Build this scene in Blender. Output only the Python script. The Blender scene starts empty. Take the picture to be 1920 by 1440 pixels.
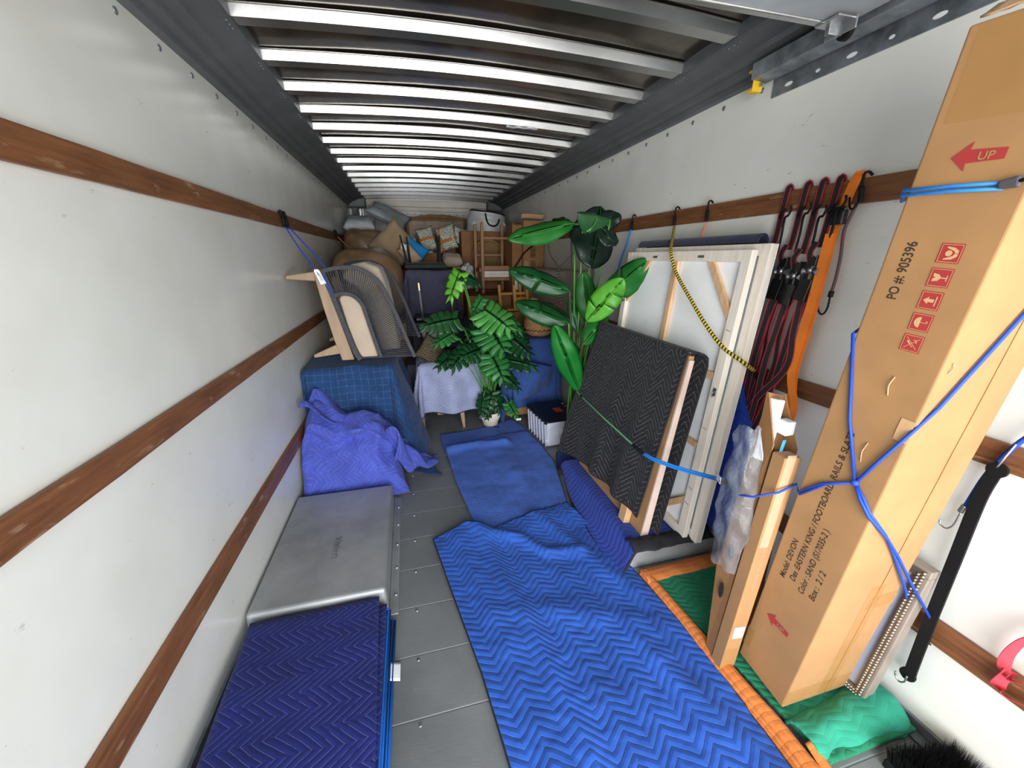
import bpy, bmesh, math, random
from mathutils import Vector, Matrix, noise
from math import sin, cos, pi, radians, sqrt, exp, atan2
random.seed(7)
sc = bpy.context.scene
C = bpy.data.collections.new('cargo_box'); sc.collection.children.link(C)

# ---------------------------------------------------------------- camera
cd = bpy.data.cameras.new('camera'); cam = bpy.data.objects.new('camera', cd); C.objects.link(cam)
cd.sensor_width = 36; cd.lens = 730 / 1920 * 36; cd.clip_start = .02; cd.clip_end = 100
RX = Vector((.968322, -.249705, -.000176)); RD = Vector((-.077574, -.300150, -.950732)); RF = Vector((.237350, .920629, -.310013))
m = Matrix((RX, -RD, -RF)).transposed().to_4x4(); m.translation = Vector((.796, 0, 1.576)); cam.matrix_world = m
sc.camera = cam
# ---------------------------------------------------------------- light: daylight through the open rear door
w = bpy.data.worlds.new('daylight'); sc.world = w; w.use_nodes = True
nt = w.node_tree; nt.nodes.clear()
out = nt.nodes.new('ShaderNodeOutputWorld'); bg = nt.nodes.new('ShaderNodeBackground'); tc = nt.nodes.new('ShaderNodeTexCoord')
sp = nt.nodes.new('ShaderNodeSeparateXYZ'); cr = nt.nodes.new('ShaderNodeValToRGB'); mp = nt.nodes.new('ShaderNodeMapRange')
nt.links.new(tc.outputs['Generated'], sp.inputs[0]); nt.links.new(sp.outputs['Z'], mp.inputs[0]); mp.inputs[1].default_value = -1; mp.inputs[2].default_value = 1
nt.links.new(mp.outputs[0], cr.inputs[0]); nt.links.new(cr.outputs[0], bg.inputs[0]); nt.links.new(bg.outputs[0], out.inputs[0])
e = cr.color_ramp.elements; e[0].position = .40; e[0].color = (.86, .83, .78, 1); e[1].position = .56; e[1].color = (.86, .93, 1, 1)
bg.inputs[1].default_value = 6.3
def area(name, loc, rot, sx, sy, power, col=(1, 1, 1), portal=False):
    l = bpy.data.lights.new(name, 'AREA'); l.shape = 'RECTANGLE'; l.size = sx; l.size_y = sy; l.energy = power; l.color = col
    o = bpy.data.objects.new(name, l); o.location = loc; o.rotation_euler = rot; C.objects.link(o)
    if portal: l.cycles.is_portal = True
    return o
area('door_opening_portal', (1.2, -1.22, 1.1), (radians(90), 0, 0), 2.6, 2.9, 0, portal=True)
area('open_doorway_daylight', (1.1, -1.20, 1.10), (radians(93), 0, radians(-9)), 2.1, 2.1, 105, (.97, .98, 1)).data.spread = radians(115)
sun = bpy.data.lights.new('hazy_sun', 'SUN'); sun.energy = .45; sun.angle = radians(14); sun.color = (1, .95, .86)
so = bpy.data.objects.new('hazy_sun', sun); so.rotation_euler = Vector((.38, 1, -.42)).to_track_quat('-Z', 'Y').to_euler(); C.objects.link(so)
vs = sc.view_settings; vs.view_transform = 'Standard'; vs.look = 'None'; vs.gamma = 1; vs.exposure = -0.68; vs.use_curve_mapping = False
sc.cycles.use_denoising = True; sc.cycles.max_bounces = 10; sc.cycles.diffuse_bounces = 8; sc.cycles.glossy_bounces = 4
sc.cycles.transparent_max_bounces = 12; sc.cycles.sample_clamp_indirect = 8; sc.cycles.caustics_reflective = False; sc.cycles.caustics_refractive = False

# ---------------------------------------------------------------- materials
def lin(h):
    if isinstance(h, str):
        h = [int(h[i:i + 2], 16) / 255 for i in (0, 2, 4)]
    return tuple((c / 12.92 if c < .04045 else ((c + .055) / 1.055) ** 2.4) for c in h) + (1,)
class N:
    def __init__(s, name):
        s.m = bpy.data.materials.new(name); s.m.use_nodes = True; s.t = s.m.node_tree; s.b = s.t.nodes['Principled BSDF']
    def n(s, typ, **k):
        o = s.t.nodes.new(typ)
        for a, v in k.items(): setattr(o, a, v)
        return o
    def l(s, a, b): s.t.links.new(a, b)
    def set(s, **k):
        for a, v in k.items():
            s.b.inputs[a.replace('_', ' ')].default_value = v
    def math(s, op, a, b=None, c=None):
        o = s.n('ShaderNodeMath', operation=op)
        for i, v in enumerate((a, b, c)):
            if v is None: continue
            if isinstance(v, (int, float)): o.inputs[i].default_value = v
            else: s.l(v, o.inputs[i])
        return o.outputs[0]
    def noise(s, scale, detail=3, coord='Object', stretch=None, rough=.55):
        t = s.n('ShaderNodeTexCoord'); o = s.n('ShaderNodeTexNoise'); o.inputs['Scale'].default_value = scale; o.inputs['Detail'].default_value = detail
        o.inputs['Roughness'].default_value = rough
        if stretch:
            mpn = s.n('ShaderNodeMapping'); mpn.inputs['Scale'].default_value = stretch; s.l(t.outputs[coord], mpn.inputs[0]); s.l(mpn.outputs[0], o.inputs[0])
        else: s.l(t.outputs[coord], o.inputs[0])
        return o.outputs['Fac']
    def mix(s, f, a, b):
        o = s.n('ShaderNodeMix', data_type='RGBA')
        if isinstance(f, (int, float)): o.inputs[0].default_value = f
        else: s.l(f, o.inputs[0])
        for i, v in ((6, a), (7, b)):
            if isinstance(v, tuple): o.inputs[i].default_value = v
            else: s.l(v, o.inputs[i])
        return o.outputs[2]
    def ramp(s, f, lo, hi):
        o = s.n('ShaderNodeMapRange'); s.l(f, o.inputs[0]); o.inputs[1].default_value = lo; o.inputs[2].default_value = hi; return o.outputs[0]
    def bump(s, h, dist=.002, strength=1):
        o = s.n('ShaderNodeBump'); o.inputs['Distance'].default_value = dist; o.inputs['Strength'].default_value = strength
        s.l(h, o.inputs['Height']); s.l(o.outputs[0], s.b.inputs['Normal'])
_c = {}
def pm(name, col, rough=.6, metal=0., vary=.12, vs_=6, bump=0, bs=40, stretch=None, coat=0, spec=.5, sheen=0):
    if name in _c: return _c[name]
    k = N(name); c = lin(col); d = tuple(v * (1 - vary * 1.6) for v in c[:3]) + (1,); u = tuple(min(1, v * (1 + vary)) for v in c[:3]) + (1,)
    k.l(k.mix(k.ramp(k.noise(vs_, 4, stretch=stretch), .3, .7), d, u), k.b.inputs['Base Color'])
    k.set(Roughness=rough, Metallic=metal, Coat_Weight=coat, Specular_IOR_Level=spec, Sheen_Weight=sheen)
    if bump: k.bump(k.noise(bs, 4, stretch=stretch), bump)
    _c[name] = k.m; return k.m
def wood(name, col, dark, rough=.6, axis=1, worn=None):
    k = N(name); st = [9., 9., 9.]; st[axis] = .7
    f = k.noise(5, 5, stretch=tuple(st), rough=.65); c = k.mix(k.ramp(f, .32, .68), lin(dark), lin(col))
    if worn:
        s2 = [7., 7., 7.]; s2[axis] = 1.6
        c = k.mix(k.math('MULTIPLY', k.ramp(k.noise(6, 4, stretch=tuple(s2)), .62, .72), .65), c, lin(worn))
    k.l(c, k.b.inputs['Base Color']); k.set(Roughness=rough); k.bump(f, .0015, .7); _c[name] = k.m; return k.m
def quilt(name, col, stitch, kind='zigzag', spacing=.035, period=.14, amp=.05, depth=.004, line=.055, sheen=.08, rough=.85, wear=.18, mixs=.6, rot=0, crump=.9, cs=14):
    k = N(name); uv = k.n('ShaderNodeUVMap'); s = k.n('ShaderNodeSeparateXYZ')
    mpn = k.n('ShaderNodeMapping'); mpn.inputs['Rotation'].default_value = (0, 0, rot)
    k.l(uv.outputs[0], mpn.inputs[0]); 
    nz = k.n('ShaderNodeTexNoise'); nz.inputs['Scale'].default_value = 4; k.l(uv.outputs[0], nz.inputs[0])
    ad = k.n('ShaderNodeMix', data_type='VECTOR', blend_type='MIX') if False else k.n('ShaderNodeVectorMath', operation='MULTIPLY_ADD')
    k.l(nz.outputs['Color'], ad.inputs[0]); ad.inputs[1].default_value = (.03, .03, 0); k.l(mpn.outputs[0], ad.inputs[2]); k.l(ad.outputs[0], s.inputs[0])
    U, V = s.outputs[0], s.outputs[1]
    def lines(t):
        f = k.math('FRACT', t); d = k.math('ABSOLUTE', k.math('SUBTRACT', f, .5))   # .5 at a seam
        return k.ramp(d, .5 - line, .5 - line * .45), k.math('POWER', k.math('MAXIMUM', k.math('SUBTRACT', 1, k.math('MULTIPLY', d, 2)), .0001), .5)
    if kind == 'zigzag':
        tri = k.math('PINGPONG', U, period / 2)
        a, pa = lines(k.math('DIVIDE', k.math('ADD', V, k.math('MULTIPLY', tri, amp / (period / 2))), spacing)); ln, puff = a, pa
    else:
        a, pa = lines(k.math('DIVIDE', U, spacing)); b, pb = lines(k.math('DIVIDE', V, spacing))
        ln = k.math('MAXIMUM', a, b); puff = k.math('MULTIPLY', pa, pb)
    cr_ = k.noise(cs, 4, 'UV', rough=.65); big = k.noise(5, 3, 'UV')
    c = lin(col); base = k.mix(k.ramp(big, .3, .7), tuple(v * (1 - wear) for v in c[:3]) + (1,), tuple(min(1, v * (1 + wear)) for v in c[:3]) + (1,))
    dash = k.ramp(k.noise(24, 2, 'UV'), .36, .46)
    k.l(k.mix(k.math('MULTIPLY', k.math('MULTIPLY', ln, mixs), dash), base, lin(stitch)), k.b.inputs['Base Color'])
    k.set(Roughness=rough, Sheen_Weight=sheen, Specular_IOR_Level=.25)
    k.bump(k.math('ADD', puff, k.math('MULTIPLY', cr_, crump)), depth); k.m.use_backface_culling = False
    _c[name] = k.m; return k.m

# walls: white composite panel with scuffs
def wallmat():
    k = N('white_wall_panel'); a = k.noise(3, 3); base = k.mix(k.ramp(a, .3, .7), lin('e2e2d9'), lin('ecece5'))
    sc1 = k.ramp(k.noise(9, 5, stretch=(1, 1.2, 3.), rough=.75), .66, .70); sc2 = k.ramp(k.noise(1.7, 2), .44, .56)
    base = k.mix(k.math('MULTIPLY', k.math('MULTIPLY', sc1, sc2), .55), base, lin('6f706c'))
    k.l(base, k.b.inputs['Base Color']); k.set(Roughness=.24, Specular_IOR_Level=.5); k.bump(k.noise(7, 3, stretch=(1, .6, 1)), .0022, .6); return k.m
M_wall = wallmat()
M_floor = None
def floormat():
    k = N('worn_grey_floor'); t = k.n('ShaderNodeTexCoord'); s = k.n('ShaderNodeSeparateXYZ'); k.l(t.outputs['Object'], s.inputs[0])
    f = k.math('FRACT', k.math('DIVIDE', k.math('SUBTRACT', s.outputs[1], 1.005 - .2435 * 8), .2435)); d = k.math('ABSOLUTE', k.math('SUBTRACT', f, .5))
    seam = k.ramp(d, .486, .493); n1 = k.noise(2.2, 5); n2 = k.noise(9, 6, stretch=(1.2, 5, 1), rough=.75)
    b = k.mix(k.ramp(n1, .3, .7), lin('696c6d'), lin('828586')); b = k.mix(k.math('MULTIPLY', k.ramp(n2, .62, .74), .35), b, lin('9a9c9c'))
    b = k.mix(k.math('MULTIPLY', seam, .8), b, lin('8d8f8f')); k.l(b, k.b.inputs['Base Color']); k.set(Roughness=.55, Metallic=.1)
    k.bump(k.math('SUBTRACT', k.math('MULTIPLY', n2, .3), seam), .002); return k.m
M_floor = floormat()
M_rail = wood('worn_brown_rail', '8c5a36', '603b22', .5, 1, 'b09070')
M_steel = pm('dark_grey_steel', '696c6e', .55, .3, .12, 5, .001, 60)
M_alu = pm('aluminium', 'bdbebc', .26, .9, .08, 5)
M_galv = pm('galvanised_steel', '8b9298', .45, .6, .3, 14)
M_well = pm('brushed_well_metal', 'a9abac', .5, .5, .16, 4, .0012, 14)
M_roof = pm('dull_roof_sheet', '837b70', .17, .92, .3, 3, .002, 3)
M_black = pm('black_rubber', '111112', .65, spec=.25); M_blackpl = pm('black_plastic', '101012', .3)
M_silver = pm('zinc_metal', 'b9bbbd', .3, .9)
M_card = pm('cardboard', 'a2784b', .75, 0, .07, 7, .0002, 60, sheen=.05)
M_cardd = pm('darker_cardboard', '94693f', .8, 0, .08, 7, .001, 60)
M_cardl = pm('pale_cardboard', 'c9a074', .7, 0, .06, 7)
M_print = pm('black_print', '33261c', .8); M_red = pm('red_print', 'a2302b', .8, vary=.05); M_printf = pm('faded_print', 'a58a6c', .8)
M_white = pm('white_paper', 'eceeed', .7, vary=.03); M_cream = pm('cream_paint', 'e6dfd4', .55, vary=.05)
M_blue = pm('blue_bungee', '1745b4', .6, vary=.1); M_lblue = pm('light_blue_bungee', '1f7fd6', .5)
M_orange = pm('orange_webbing', 'ee7f1d', .7); M_grnc = pm('green_bungee', '5fae78', .6)
M_pine = wood('pine_bar', 'e8c49b', 'd0a071', .6, 2); M_pinep = wood('pale_pine', 'f3ebdf', 'e6d8c4', .6, 2)
M_canvas = pm('white_canvas', 'f8faf9', .85, vary=.03)
M_tan = pm('tan_wood', 'a08669', .55, vary=.12, vs_=20, stretch=(1, 1, .2)); M_brwood = wood('brown_wood', 'a5764c', '835633', .5, 2); M_ywood = wood('yellow_wood', 'd39a4e', 'b87c34', .45, 2)
M_beige = pm('beige_fabric', 'bdab95', .9, bump=.0015, bs=200, sheen=.2, vary=.06); M_greige = pm('grey_beige_fabric', 'a39684', .85, sheen=.2)
M_rope = pm('grey_rope', '434448', .85, vary=.15, vs_=60, bump=.0015, bs=160)
M_pot = pm('white_ceramic', 'e6e1d6', .4, vary=.04); M_potb = pm('beige_ceramic', 'cdbda6', .6); M_soil = pm('dark_soil', '2d2417', .95)
M_foam = pm('white_foam', 'eceef0', .7, vary=.03); M_pinkw = pm('pinkish_edge_wood', 'c9b2a4', .7)
Q_front = quilt('royal_blue_quilt', '2854ac', '6387d4', depth=.0035, spacing=.034, period=.15, amp=.05, mixs=.4, crump=1.6, cs=9, line=.04)
Q_navy = quilt('navy_quilt', '1a2266', '7b84bc', rot=pi / 2, depth=.0022, spacing=.034, period=.13, amp=.085, line=.035, mixs=.75, crump=.9)
Q_purple = quilt('violet_blue_quilt', '4855b2', '9aa2dc', rot=pi / 2, depth=.002, spacing=.034, period=.15, amp=.07, line=.035, mixs=.6, crump=1.2, cs=9)
Q_mid = quilt('mid_blue_quilt', '476ac0', '5b7cc0', depth=.0022, spacing=.017, period=.07, amp=.018, mixs=.12, crump=2.6, cs=11)
Q_right = quilt('dark_blue_quilt', '2a3f96', '5a70c4', depth=.003, mixs=.5)
Q_grid = quilt('blue_grid_quilt', '1c3b66', '5f80a8', 'grid', spacing=.05, depth=.0008, line=.022, mixs=.6, crump=1.5, cs=6)
Q_grey = quilt('grey_quilt', '9fa5c4', '5d6280', depth=.005, spacing=.026, period=.13, amp=.065, line=.08, mixs=.45)
Q_dgrey = quilt('purple_grey_quilt', '4a4a5e', '757588', depth=.003, spacing=.03, period=.12, amp=.06, mixs=.35)
Q_black = quilt('charcoal_quilt', '1e1e21', 'a9a49e', depth=.0014, spacing=.037, period=.17, amp=.10, line=.034, mixs=.75, rough=.85, crump=.8)
Q_green = quilt('green_quilt', '2f987c', '55c49c', depth=.0014, spacing=.03, period=.13, amp=.03, mixs=.2, crump=1.8)
Q_greend = quilt('deep_green_quilt', '1f7a58', '3f9a78', depth=.003, spacing=.03, period=.13, amp=.03, mixs=.3)
M_orcloth = quilt('orange_cloth', 'd07a3c', 'b5622c', depth=.0014, spacing=.03, period=.2, amp=.01, line=.05, mixs=.35, crump=2.4, cs=18)
M_teal = pm('teal_cloth', '1b6cae', .85, bump=.003, bs=20); M_edgeblue = pm('bright_blue_binding', '1568c8', .8); M_navyedge = pm('navy_edge', '1c2150', .9)
M_binding = pm('black_binding', '16161c', .85)
def leafmat(name, a, b, trans=.0):
    k = N(name); c = k.mix(k.ramp(k.noise(7, 3), .3, .7), lin(a), lin(b)); k.l(c, k.b.inputs['Base Color'])
    k.set(Roughness=.36, Specular_IOR_Level=.45)
    uv = k.n('ShaderNodeUVMap'); s = k.n('ShaderNodeSeparateXYZ'); k.l(uv.outputs[0], s.inputs[0])
    ve = k.math('SINE', k.math('MULTIPLY', k.math('SUBTRACT', s.outputs[0], k.math('MULTIPLY', k.math('ABSOLUTE', s.outputs[1]), .5)), 620)); k.bump(k.math('ADD', k.math('MULTIPLY', ve, .045), k.noise(9, 3)), .0035) 
    if trans: k.set(Transmission_Weight=0, Subsurface_Weight=0)
    tr = k.n('ShaderNodeBsdfTranslucent'); k.l(c, tr.inputs[0]); mx = k.n('ShaderNodeMixShader'); mx.inputs[0].default_value = .28
    o = k.t.nodes['Material Output']; k.l(k.b.outputs[0], mx.inputs[1]); k.l(tr.outputs[0], mx.inputs[2]); k.l(mx.outputs[0], o.inputs[0]); _c[name] = k.m; return k.m
M_leafd = leafmat('dark_leaf', '0f3f1c', '1a5a2a'); M_leafm = leafmat('mid_leaf', '1f6a24', '2c8034'); M_leafl = leafmat('light_leaf', '4a9a2a', '63b53a')
M_leafb = leafmat('blackish_leaf', '14241d', '1c3026'); M_mon = leafmat('monstera_leaf', '17582a', '237038'); M_monl = leafmat('bright_monstera_leaf', '57a32c', '7cc744')
M_stem = pm('green_stem', '4c8a2a', .5); M_stemd = pm('dark_stem', '2e3a1c', .6)
def clearmat(name, col, alpha, rough=.25, bmp=.012):
    k = N(name); k.set(Base_Color=lin(col), Roughness=rough, Specular_IOR_Level=.8); k.b.inputs['Alpha'].default_value = alpha
    k.bump(k.noise(16, 5, rough=.7), bmp); _c[name] = k.m; return k.m
M_film = clearmat('clear_plastic_film', '8f959a', .30, .12); M_bin = clearmat('frosted_plastic', 'd3d6e6', .78, .35)
M_brownfilm = pm('brown_wrap_film', '8f7354', .45, bump=.02, bs=5, coat=.15, vary=.15); M_bagfilm = clearmat('milky_bag_film', 'cfd0cf', .85)
M_wallwrap = pm('grey_board_wrap', 'a39a8c', .35, bump=.006, bs=8, coat=.4, vary=.1, stretch=(1, 1, .2))

# ---------------------------------------------------------------- object helpers
ORG = {}
def link(name, me, m, parent=None, mods=None):
    """me holds world coordinates; the object's origin is put at its base"""
    vs_ = me.vertices
    if parent is None and len(vs_):
        xs = [v.co for v in vs_]; c = Vector(((min(p.x for p in xs) + max(p.x for p in xs)) / 2, (min(p.y for p in xs) + max(p.y for p in xs)) / 2, min(p.z for p in xs)))
    elif parent is not None: c = ORG[parent.name]
    else: c = Vector()
    me.transform(Matrix.Translation(-c)); o = bpy.data.objects.new(name, me); C.objects.link(o)
    if parent is None: o.location = c
    else: o.parent = parent
    ORG[o.name] = c
    if m is not None: me.materials.append(m)
    return o
def thing(name, label, cat, loc, group=None):
    o = bpy.data.objects.new(name, None); C.objects.link(o); o.location = loc; o.empty_display_size = .05; ORG[o.name] = Vector(loc)
    return tag(o, label, cat, group)
def tag(o, label=None, cat=None, group=None, kind=None):
    if label: o['label'] = label
    if cat: o['category'] = cat
    if group: o['group'] = group
    if kind: o['kind'] = kind
    return o
def struct(o, label=None): o['kind'] = 'structure'; o['label'] = label or o.name; return o
def from_bm(bm, smooth=None):
    me = bpy.data.meshes.new('mesh'); bmesh.ops.recalc_face_normals(bm, faces=bm.faces)
    bm.to_mesh(me); bm.free()
    if smooth is not None:
        for p in me.polygons: p.use_smooth = smooth
    return me
def mod_bevel(o, w=.004, seg=2, ang=35):
    b = o.modifiers.new('bevel', 'BEVEL'); b.width = w; b.segments = seg; b.limit_method = 'ANGLE'; b.angle_limit = radians(ang); return o
def mod_solid(o, t, off=0): b = o.modifiers.new('thickness', 'SOLIDIFY'); b.thickness = t; b.offset = off; return o
def boxes(lst):
    """each item: (x0,x1,y0,y1,z0,z1) or 8 corner points (bottom four ccw, top four ccw)"""
    bm = bmesh.new(); uvl = bm.loops.layers.uv.new('UVMap')
    for it in lst:
        if len(it) == 6:
            x0, x1, y0, y1, z0, z1 = it; pts = [(x0, y0, z0), (x1, y0, z0), (x1, y1, z0), (x0, y1, z0), (x0, y0, z1), (x1, y0, z1), (x1, y1, z1), (x0, y1, z1)]
        else: pts = it
        v = [bm.verts.new(p) for p in pts]
        for f in ((0, 3, 2, 1), (4, 5, 6, 7), (0, 1, 5, 4), (1, 2, 6, 5), (2, 3, 7, 6), (3, 0, 4, 7)):
            fc = bm.faces.new([v[i] for i in f]); e1 = (v[f[1]].co - v[f[0]].co).length; e2 = (v[f[2]].co - v[f[1]].co).length
            for lp, q in zip(fc.loops, ((0, 0), (e1, 0), (e1, e2), (0, e2))): lp[uvl].uv = q
    return from_bm(bm, False)
def obox(base, ax, u, v, L):
    base, ax, u, v = map(Vector, (base, ax, u, v)); q = [base, base + u, base + u + v, base + v]; return q + [p + ax * L for p in q]
def box(name, it, m, parent=None, bev=.003): return mod_bevel(link(name, boxes(it if isinstance(it, list) else [it]), m, parent), bev)
def bar(a, b, w, h, up=(0, 0, 1)):
    a = Vector(a); b = Vector(b); d = (b - a); L = d.length; d.normalize(); up = Vector(up); s = d.cross(up)
    if s.length < 1e-4: s = d.cross(Vector((1, 0, 0)))
    s.normalize(); t = s.cross(d).normalized(); return obox(a - s * w / 2 - t * h / 2, d, s * w, t * h, L)
def tbar(a, b, w0, w1, h0, h1, up=(0, 0, 1)):
    q = bar(a, b, 1, 1, up); a = Vector(a); b = Vector(b); r = []
    d = (b - a).normalized(); s = (Vector(q[1]) - Vector(q[0])); t = (Vector(q[3]) - Vector(q[0]))
    for c, w_, h_ in ((a, w0, h0), (b, w1, h1)):
        r += [c - s * w_ / 2 - t * h_ / 2, c + s * w_ / 2 - t * h_ / 2, c + s * w_ / 2 + t * h_ / 2, c - s * w_ / 2 + t * h_ / 2]
    return r
def cr_path(pts, n=8):
    P = [Vector(p) for p in pts]
    if len(P) < 3: return [P[0].lerp(P[-1], i / n) for i in range(n + 1)]
    P = [P[0] * 2 - P[1]] + P + [P[-1] * 2 - P[-2]]; o = []
    for i in range(1, len(P) - 2):
        a, b, c, d = P[i - 1:i + 3]
        for k in range(n):
            t = k / n; o.append(.5 * ((2 * b) + (c - a) * t + (2 * a - 5 * b + 4 * c - d) * t * t + (3 * b - a - 3 * c + d) * t ** 3))
    o.append(P[-2]); return o
def add_tube(bm, path, r, seg=8, flat=None, up=None, cap=True):
    """tube or, with flat=(w,t), ribbon along path; uv = (around, metres)"""
    uvl = bm.loops.layers.uv.verify(); rings = []; L = 0; Ls = []
    ref = Vector(up) if up else None; prev = None
    for i, p in enumerate(path):
        d = (path[min(i + 1, len(path) - 1)] - path[max(i - 1, 0)]).normalized()
        if flat or ref:
            s = d.cross(ref)
            if s.length < 1e-3: s = prev or d.orthogonal()
            s.normalize(); 
        else:
            s = d.orthogonal().normalized() if prev is None else (prev - d * prev.dot(d)).normalized()
        prev = s; t = s.cross(d).normalized(); rr = r[i] if isinstance(r, (list, tuple)) else r
        if flat: w_, h_ = flat; ring = [p + s * a * w_ / 2 + t * b * h_ / 2 for a, b in ((-1, -1), (1, -1), (1, 1), (-1, 1))]
        else: ring = [p + (s * cos(2 * pi * k / seg) + t * sin(2 * pi * k / seg)) * rr for k in range(seg)]
        rings.append([bm.verts.new(q) for q in ring]); Ls.append(L)
        if i < len(path) - 1: L += (path[i + 1] - p).length
    n = len(rings[0])
    for i in range(len(rings) - 1):
        for k in range(n):
            f = bm.faces.new((rings[i][k], rings[i][(k + 1) % n], rings[i + 1][(k + 1) % n], rings[i + 1][k])); f.smooth = not flat
            for lp, q in zip(f.loops, ((k / n, Ls[i]), ((k + 1) / n, Ls[i]), ((k + 1) / n, Ls[i + 1]), (k / n, Ls[i + 1]))): lp[uvl].uv = q
    if cap:
        try: bm.faces.new(rings[0][::-1]); bm.faces.new(rings[-1])
        except ValueError: pass
def tube(name, pts, r, m, parent=None, n=8, seg=8, smooth_path=True, flat=None, up=None):
    bm = bmesh.new(); path = cr_path(pts, n) if smooth_path else [Vector(p) for p in pts]
    add_tube(bm, path, r, seg, flat, up); me = bpy.data.meshes.new('mesh'); bm.to_mesh(me); bm.free(); return link(name, me, m, parent)
def tubes(name, lst, m, parent=None, seg=8):
    bm = bmesh.new()
    for pts, r in lst: add_tube(bm, [Vector(p) for p in pts], r, seg)
    me = bpy.data.meshes.new('mesh'); bm.to_mesh(me); bm.free(); return link(name, me, m, parent)
def prism(poly, axis, d, smooth=False):
    """polygon (list of 3D points in a plane) extruded by vector d"""
    bm = bmesh.new(); bm.loops.layers.uv.new('UVMap'); a = [bm.verts.new(p) for p in poly]; b = [bm.verts.new(Vector(p) + Vector(d)) for p in poly]; n = len(poly)
    bm.faces.new(a); bm.faces.new(b[::-1])
    for i in range(n): bm.faces.new((a[i], a[(i + 1) % n], b[(i + 1) % n], b[i]))
    return from_bm(bm, smooth)
def lathe(prof, c, seg=32):
    bm = bmesh.new(); uvl = bm.loops.layers.uv.new('UVMap'); c = Vector(c); R = []
    for r, z in prof: R.append([bm.verts.new(c + Vector((r * cos(2 * pi * k / seg), r * sin(2 * pi * k / seg), z))) for k in range(seg)])
    for i in range(len(R) - 1):
        for k in range(seg):
            f = bm.faces.new((R[i][k], R[i][(k + 1) % seg], R[i + 1][(k + 1) % seg], R[i + 1][k]))
            for lp, q in zip(f.loops, ((k / seg, prof[i][1]), ((k + 1) / seg, prof[i][1]), ((k + 1) / seg, prof[i + 1][1]), (k / seg, prof[i + 1][1]))): lp[uvl].uv = q
    return from_bm(bm, True)
def surf(name, nu, nv, fn, m, parent=None, su=1, sv=1, thick=0, uvf=None, off=0):
    bm = bmesh.new(); uvl = bm.loops.layers.uv.new('UVMap'); g = [[bm.verts.new(fn(i / nu, j / nv)) for i in range(nu + 1)] for j in range(nv + 1)]
    for j in range(nv):
        for i in range(nu):
            f = bm.faces.new((g[j][i], g[j][i + 1], g[j + 1][i + 1], g[j + 1][i])); f.smooth = True
            for lp, (a, b) in zip(f.loops, ((i, j), (i + 1, j), (i + 1, j + 1), (i, j + 1))):
                lp[uvl].uv = uvf(a / nu, b / nv) if uvf else (a / nu * su, b / nv * sv)
    me = bpy.data.meshes.new('mesh'); bm.to_mesh(me); bm.free(); o = link(name, me, m, parent)
    if thick: mod_solid(o, thick, off)
    return o
def nz(x, y, s=1, seed=0): return noise.noise(Vector((x * s, y * s, seed * 7.3)))
def sm(a, b, x): t = max(0, min(1, (x - a) / (b - a))); return t * t * (3 - 2 * t)
def segd(x, y, a, b):
    dx, dy = b[0] - a[0], b[1] - a[1]; t = max(0, min(1, ((x - a[0]) * dx + (y - a[1]) * dy) / (dx * dx + dy * dy))); return math.hypot(x - a[0] - dx * t, y - a[1] - dy * t)
def ridge(x, y, pts, w_, h): return h * exp(-(min(segd(x, y, pts[i], pts[i + 1]) for i in range(len(pts) - 1)) / w_) ** 2)
def interp(t, tab):
    for i in range(len(tab) - 1):
        if t <= tab[i + 1][0] or i == len(tab) - 2:
            a, b = tab[i], tab[i + 1]; k = max(0, min(1, (t - a[0]) / (b[0] - a[0]))); return tuple(a[j] + (b[j] - a[j]) * k for j in range(1, len(a)))
LAST = []
def drape(name, bx, hang, m, flare=(.12, .12, .12, .12), folds=9, amp=.03, res=.02, floor=.006, seed=0, parent=None, thick=.008, hem=None, r=.03, rotc=0, topn=.012):
    """blanket laid over box bx=(x0,x1,y0,y1,z); hang/flare = left,right,front,back"""
    x0, x1, y0, y1, zt = bx; hl, hr, hf, hb = hang; w_, d = x1 - x0, y1 - y0; LU, LV = w_ + hl + hr, d + hf + hb
    nu, nv = int(LU / res), int(LV / res)
    def fn(u, v):
        s = -hl + u * LU; t = -hf + v * LV; ds = -s if s < 0 else (s - w_ if s > w_ else 0); dt = -t if t < 0 else (t - d if t > d else 0)
        sx = -1 if s < 0 else 1; sy = -1 if t < 0 else 1; cx = x0 + min(max(s, 0), w_); cy = y0 + min(max(t, 0), d); L = math.hypot(ds, dt)
        if L < 1e-6: return Vector((cx, cy, zt + topn * nz(s, t, 5, seed) + topn * .3))
        a = atan2(dt, ds); fl = (flare[0 if s < 0 else 1] * cos(a) + flare[2 if t < 0 else 3] * sin(a)) if ds and dt else (flare[0 if s < 0 else 1] if ds else flare[2 if t < 0 else 3])
        per = (cx - x0) + (cy - y0) * (-1 if s < w_ / 2 else 1) + a * .35 * (1 if sx * sy > 0 else -1)
        if hem: L *= 1 + hem(cx, cy, ds, dt)
        hmax = max(hl, hr, hf, hb); k = min(L / hmax, 1.2); out = fl * k + r * min(1, L / r) * .6 + amp * sm(0, .35, k) * (.6 * sin(per * folds * 2) + .5 * nz(per, L, folds * .5, seed + 3)) + .012 * nz(s, t, 9, seed)
        z = zt - (L if L > r else L * L / (2 * r) + 0) + (r / 2 if L > r else 0)
        out = max(out, .006)
        if z < floor: out += (floor - z) * .8; z = floor + .006 + .01 * abs(nz(s, t, 12, seed))
        return Vector((cx + sx * cos(a) * out if ds else cx, cy + sy * sin(a) * out if dt else cy, z))
    LAST[:] = [fn]; return surf(name, nu, nv, fn, m, parent, LU, LV, thick)
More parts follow.
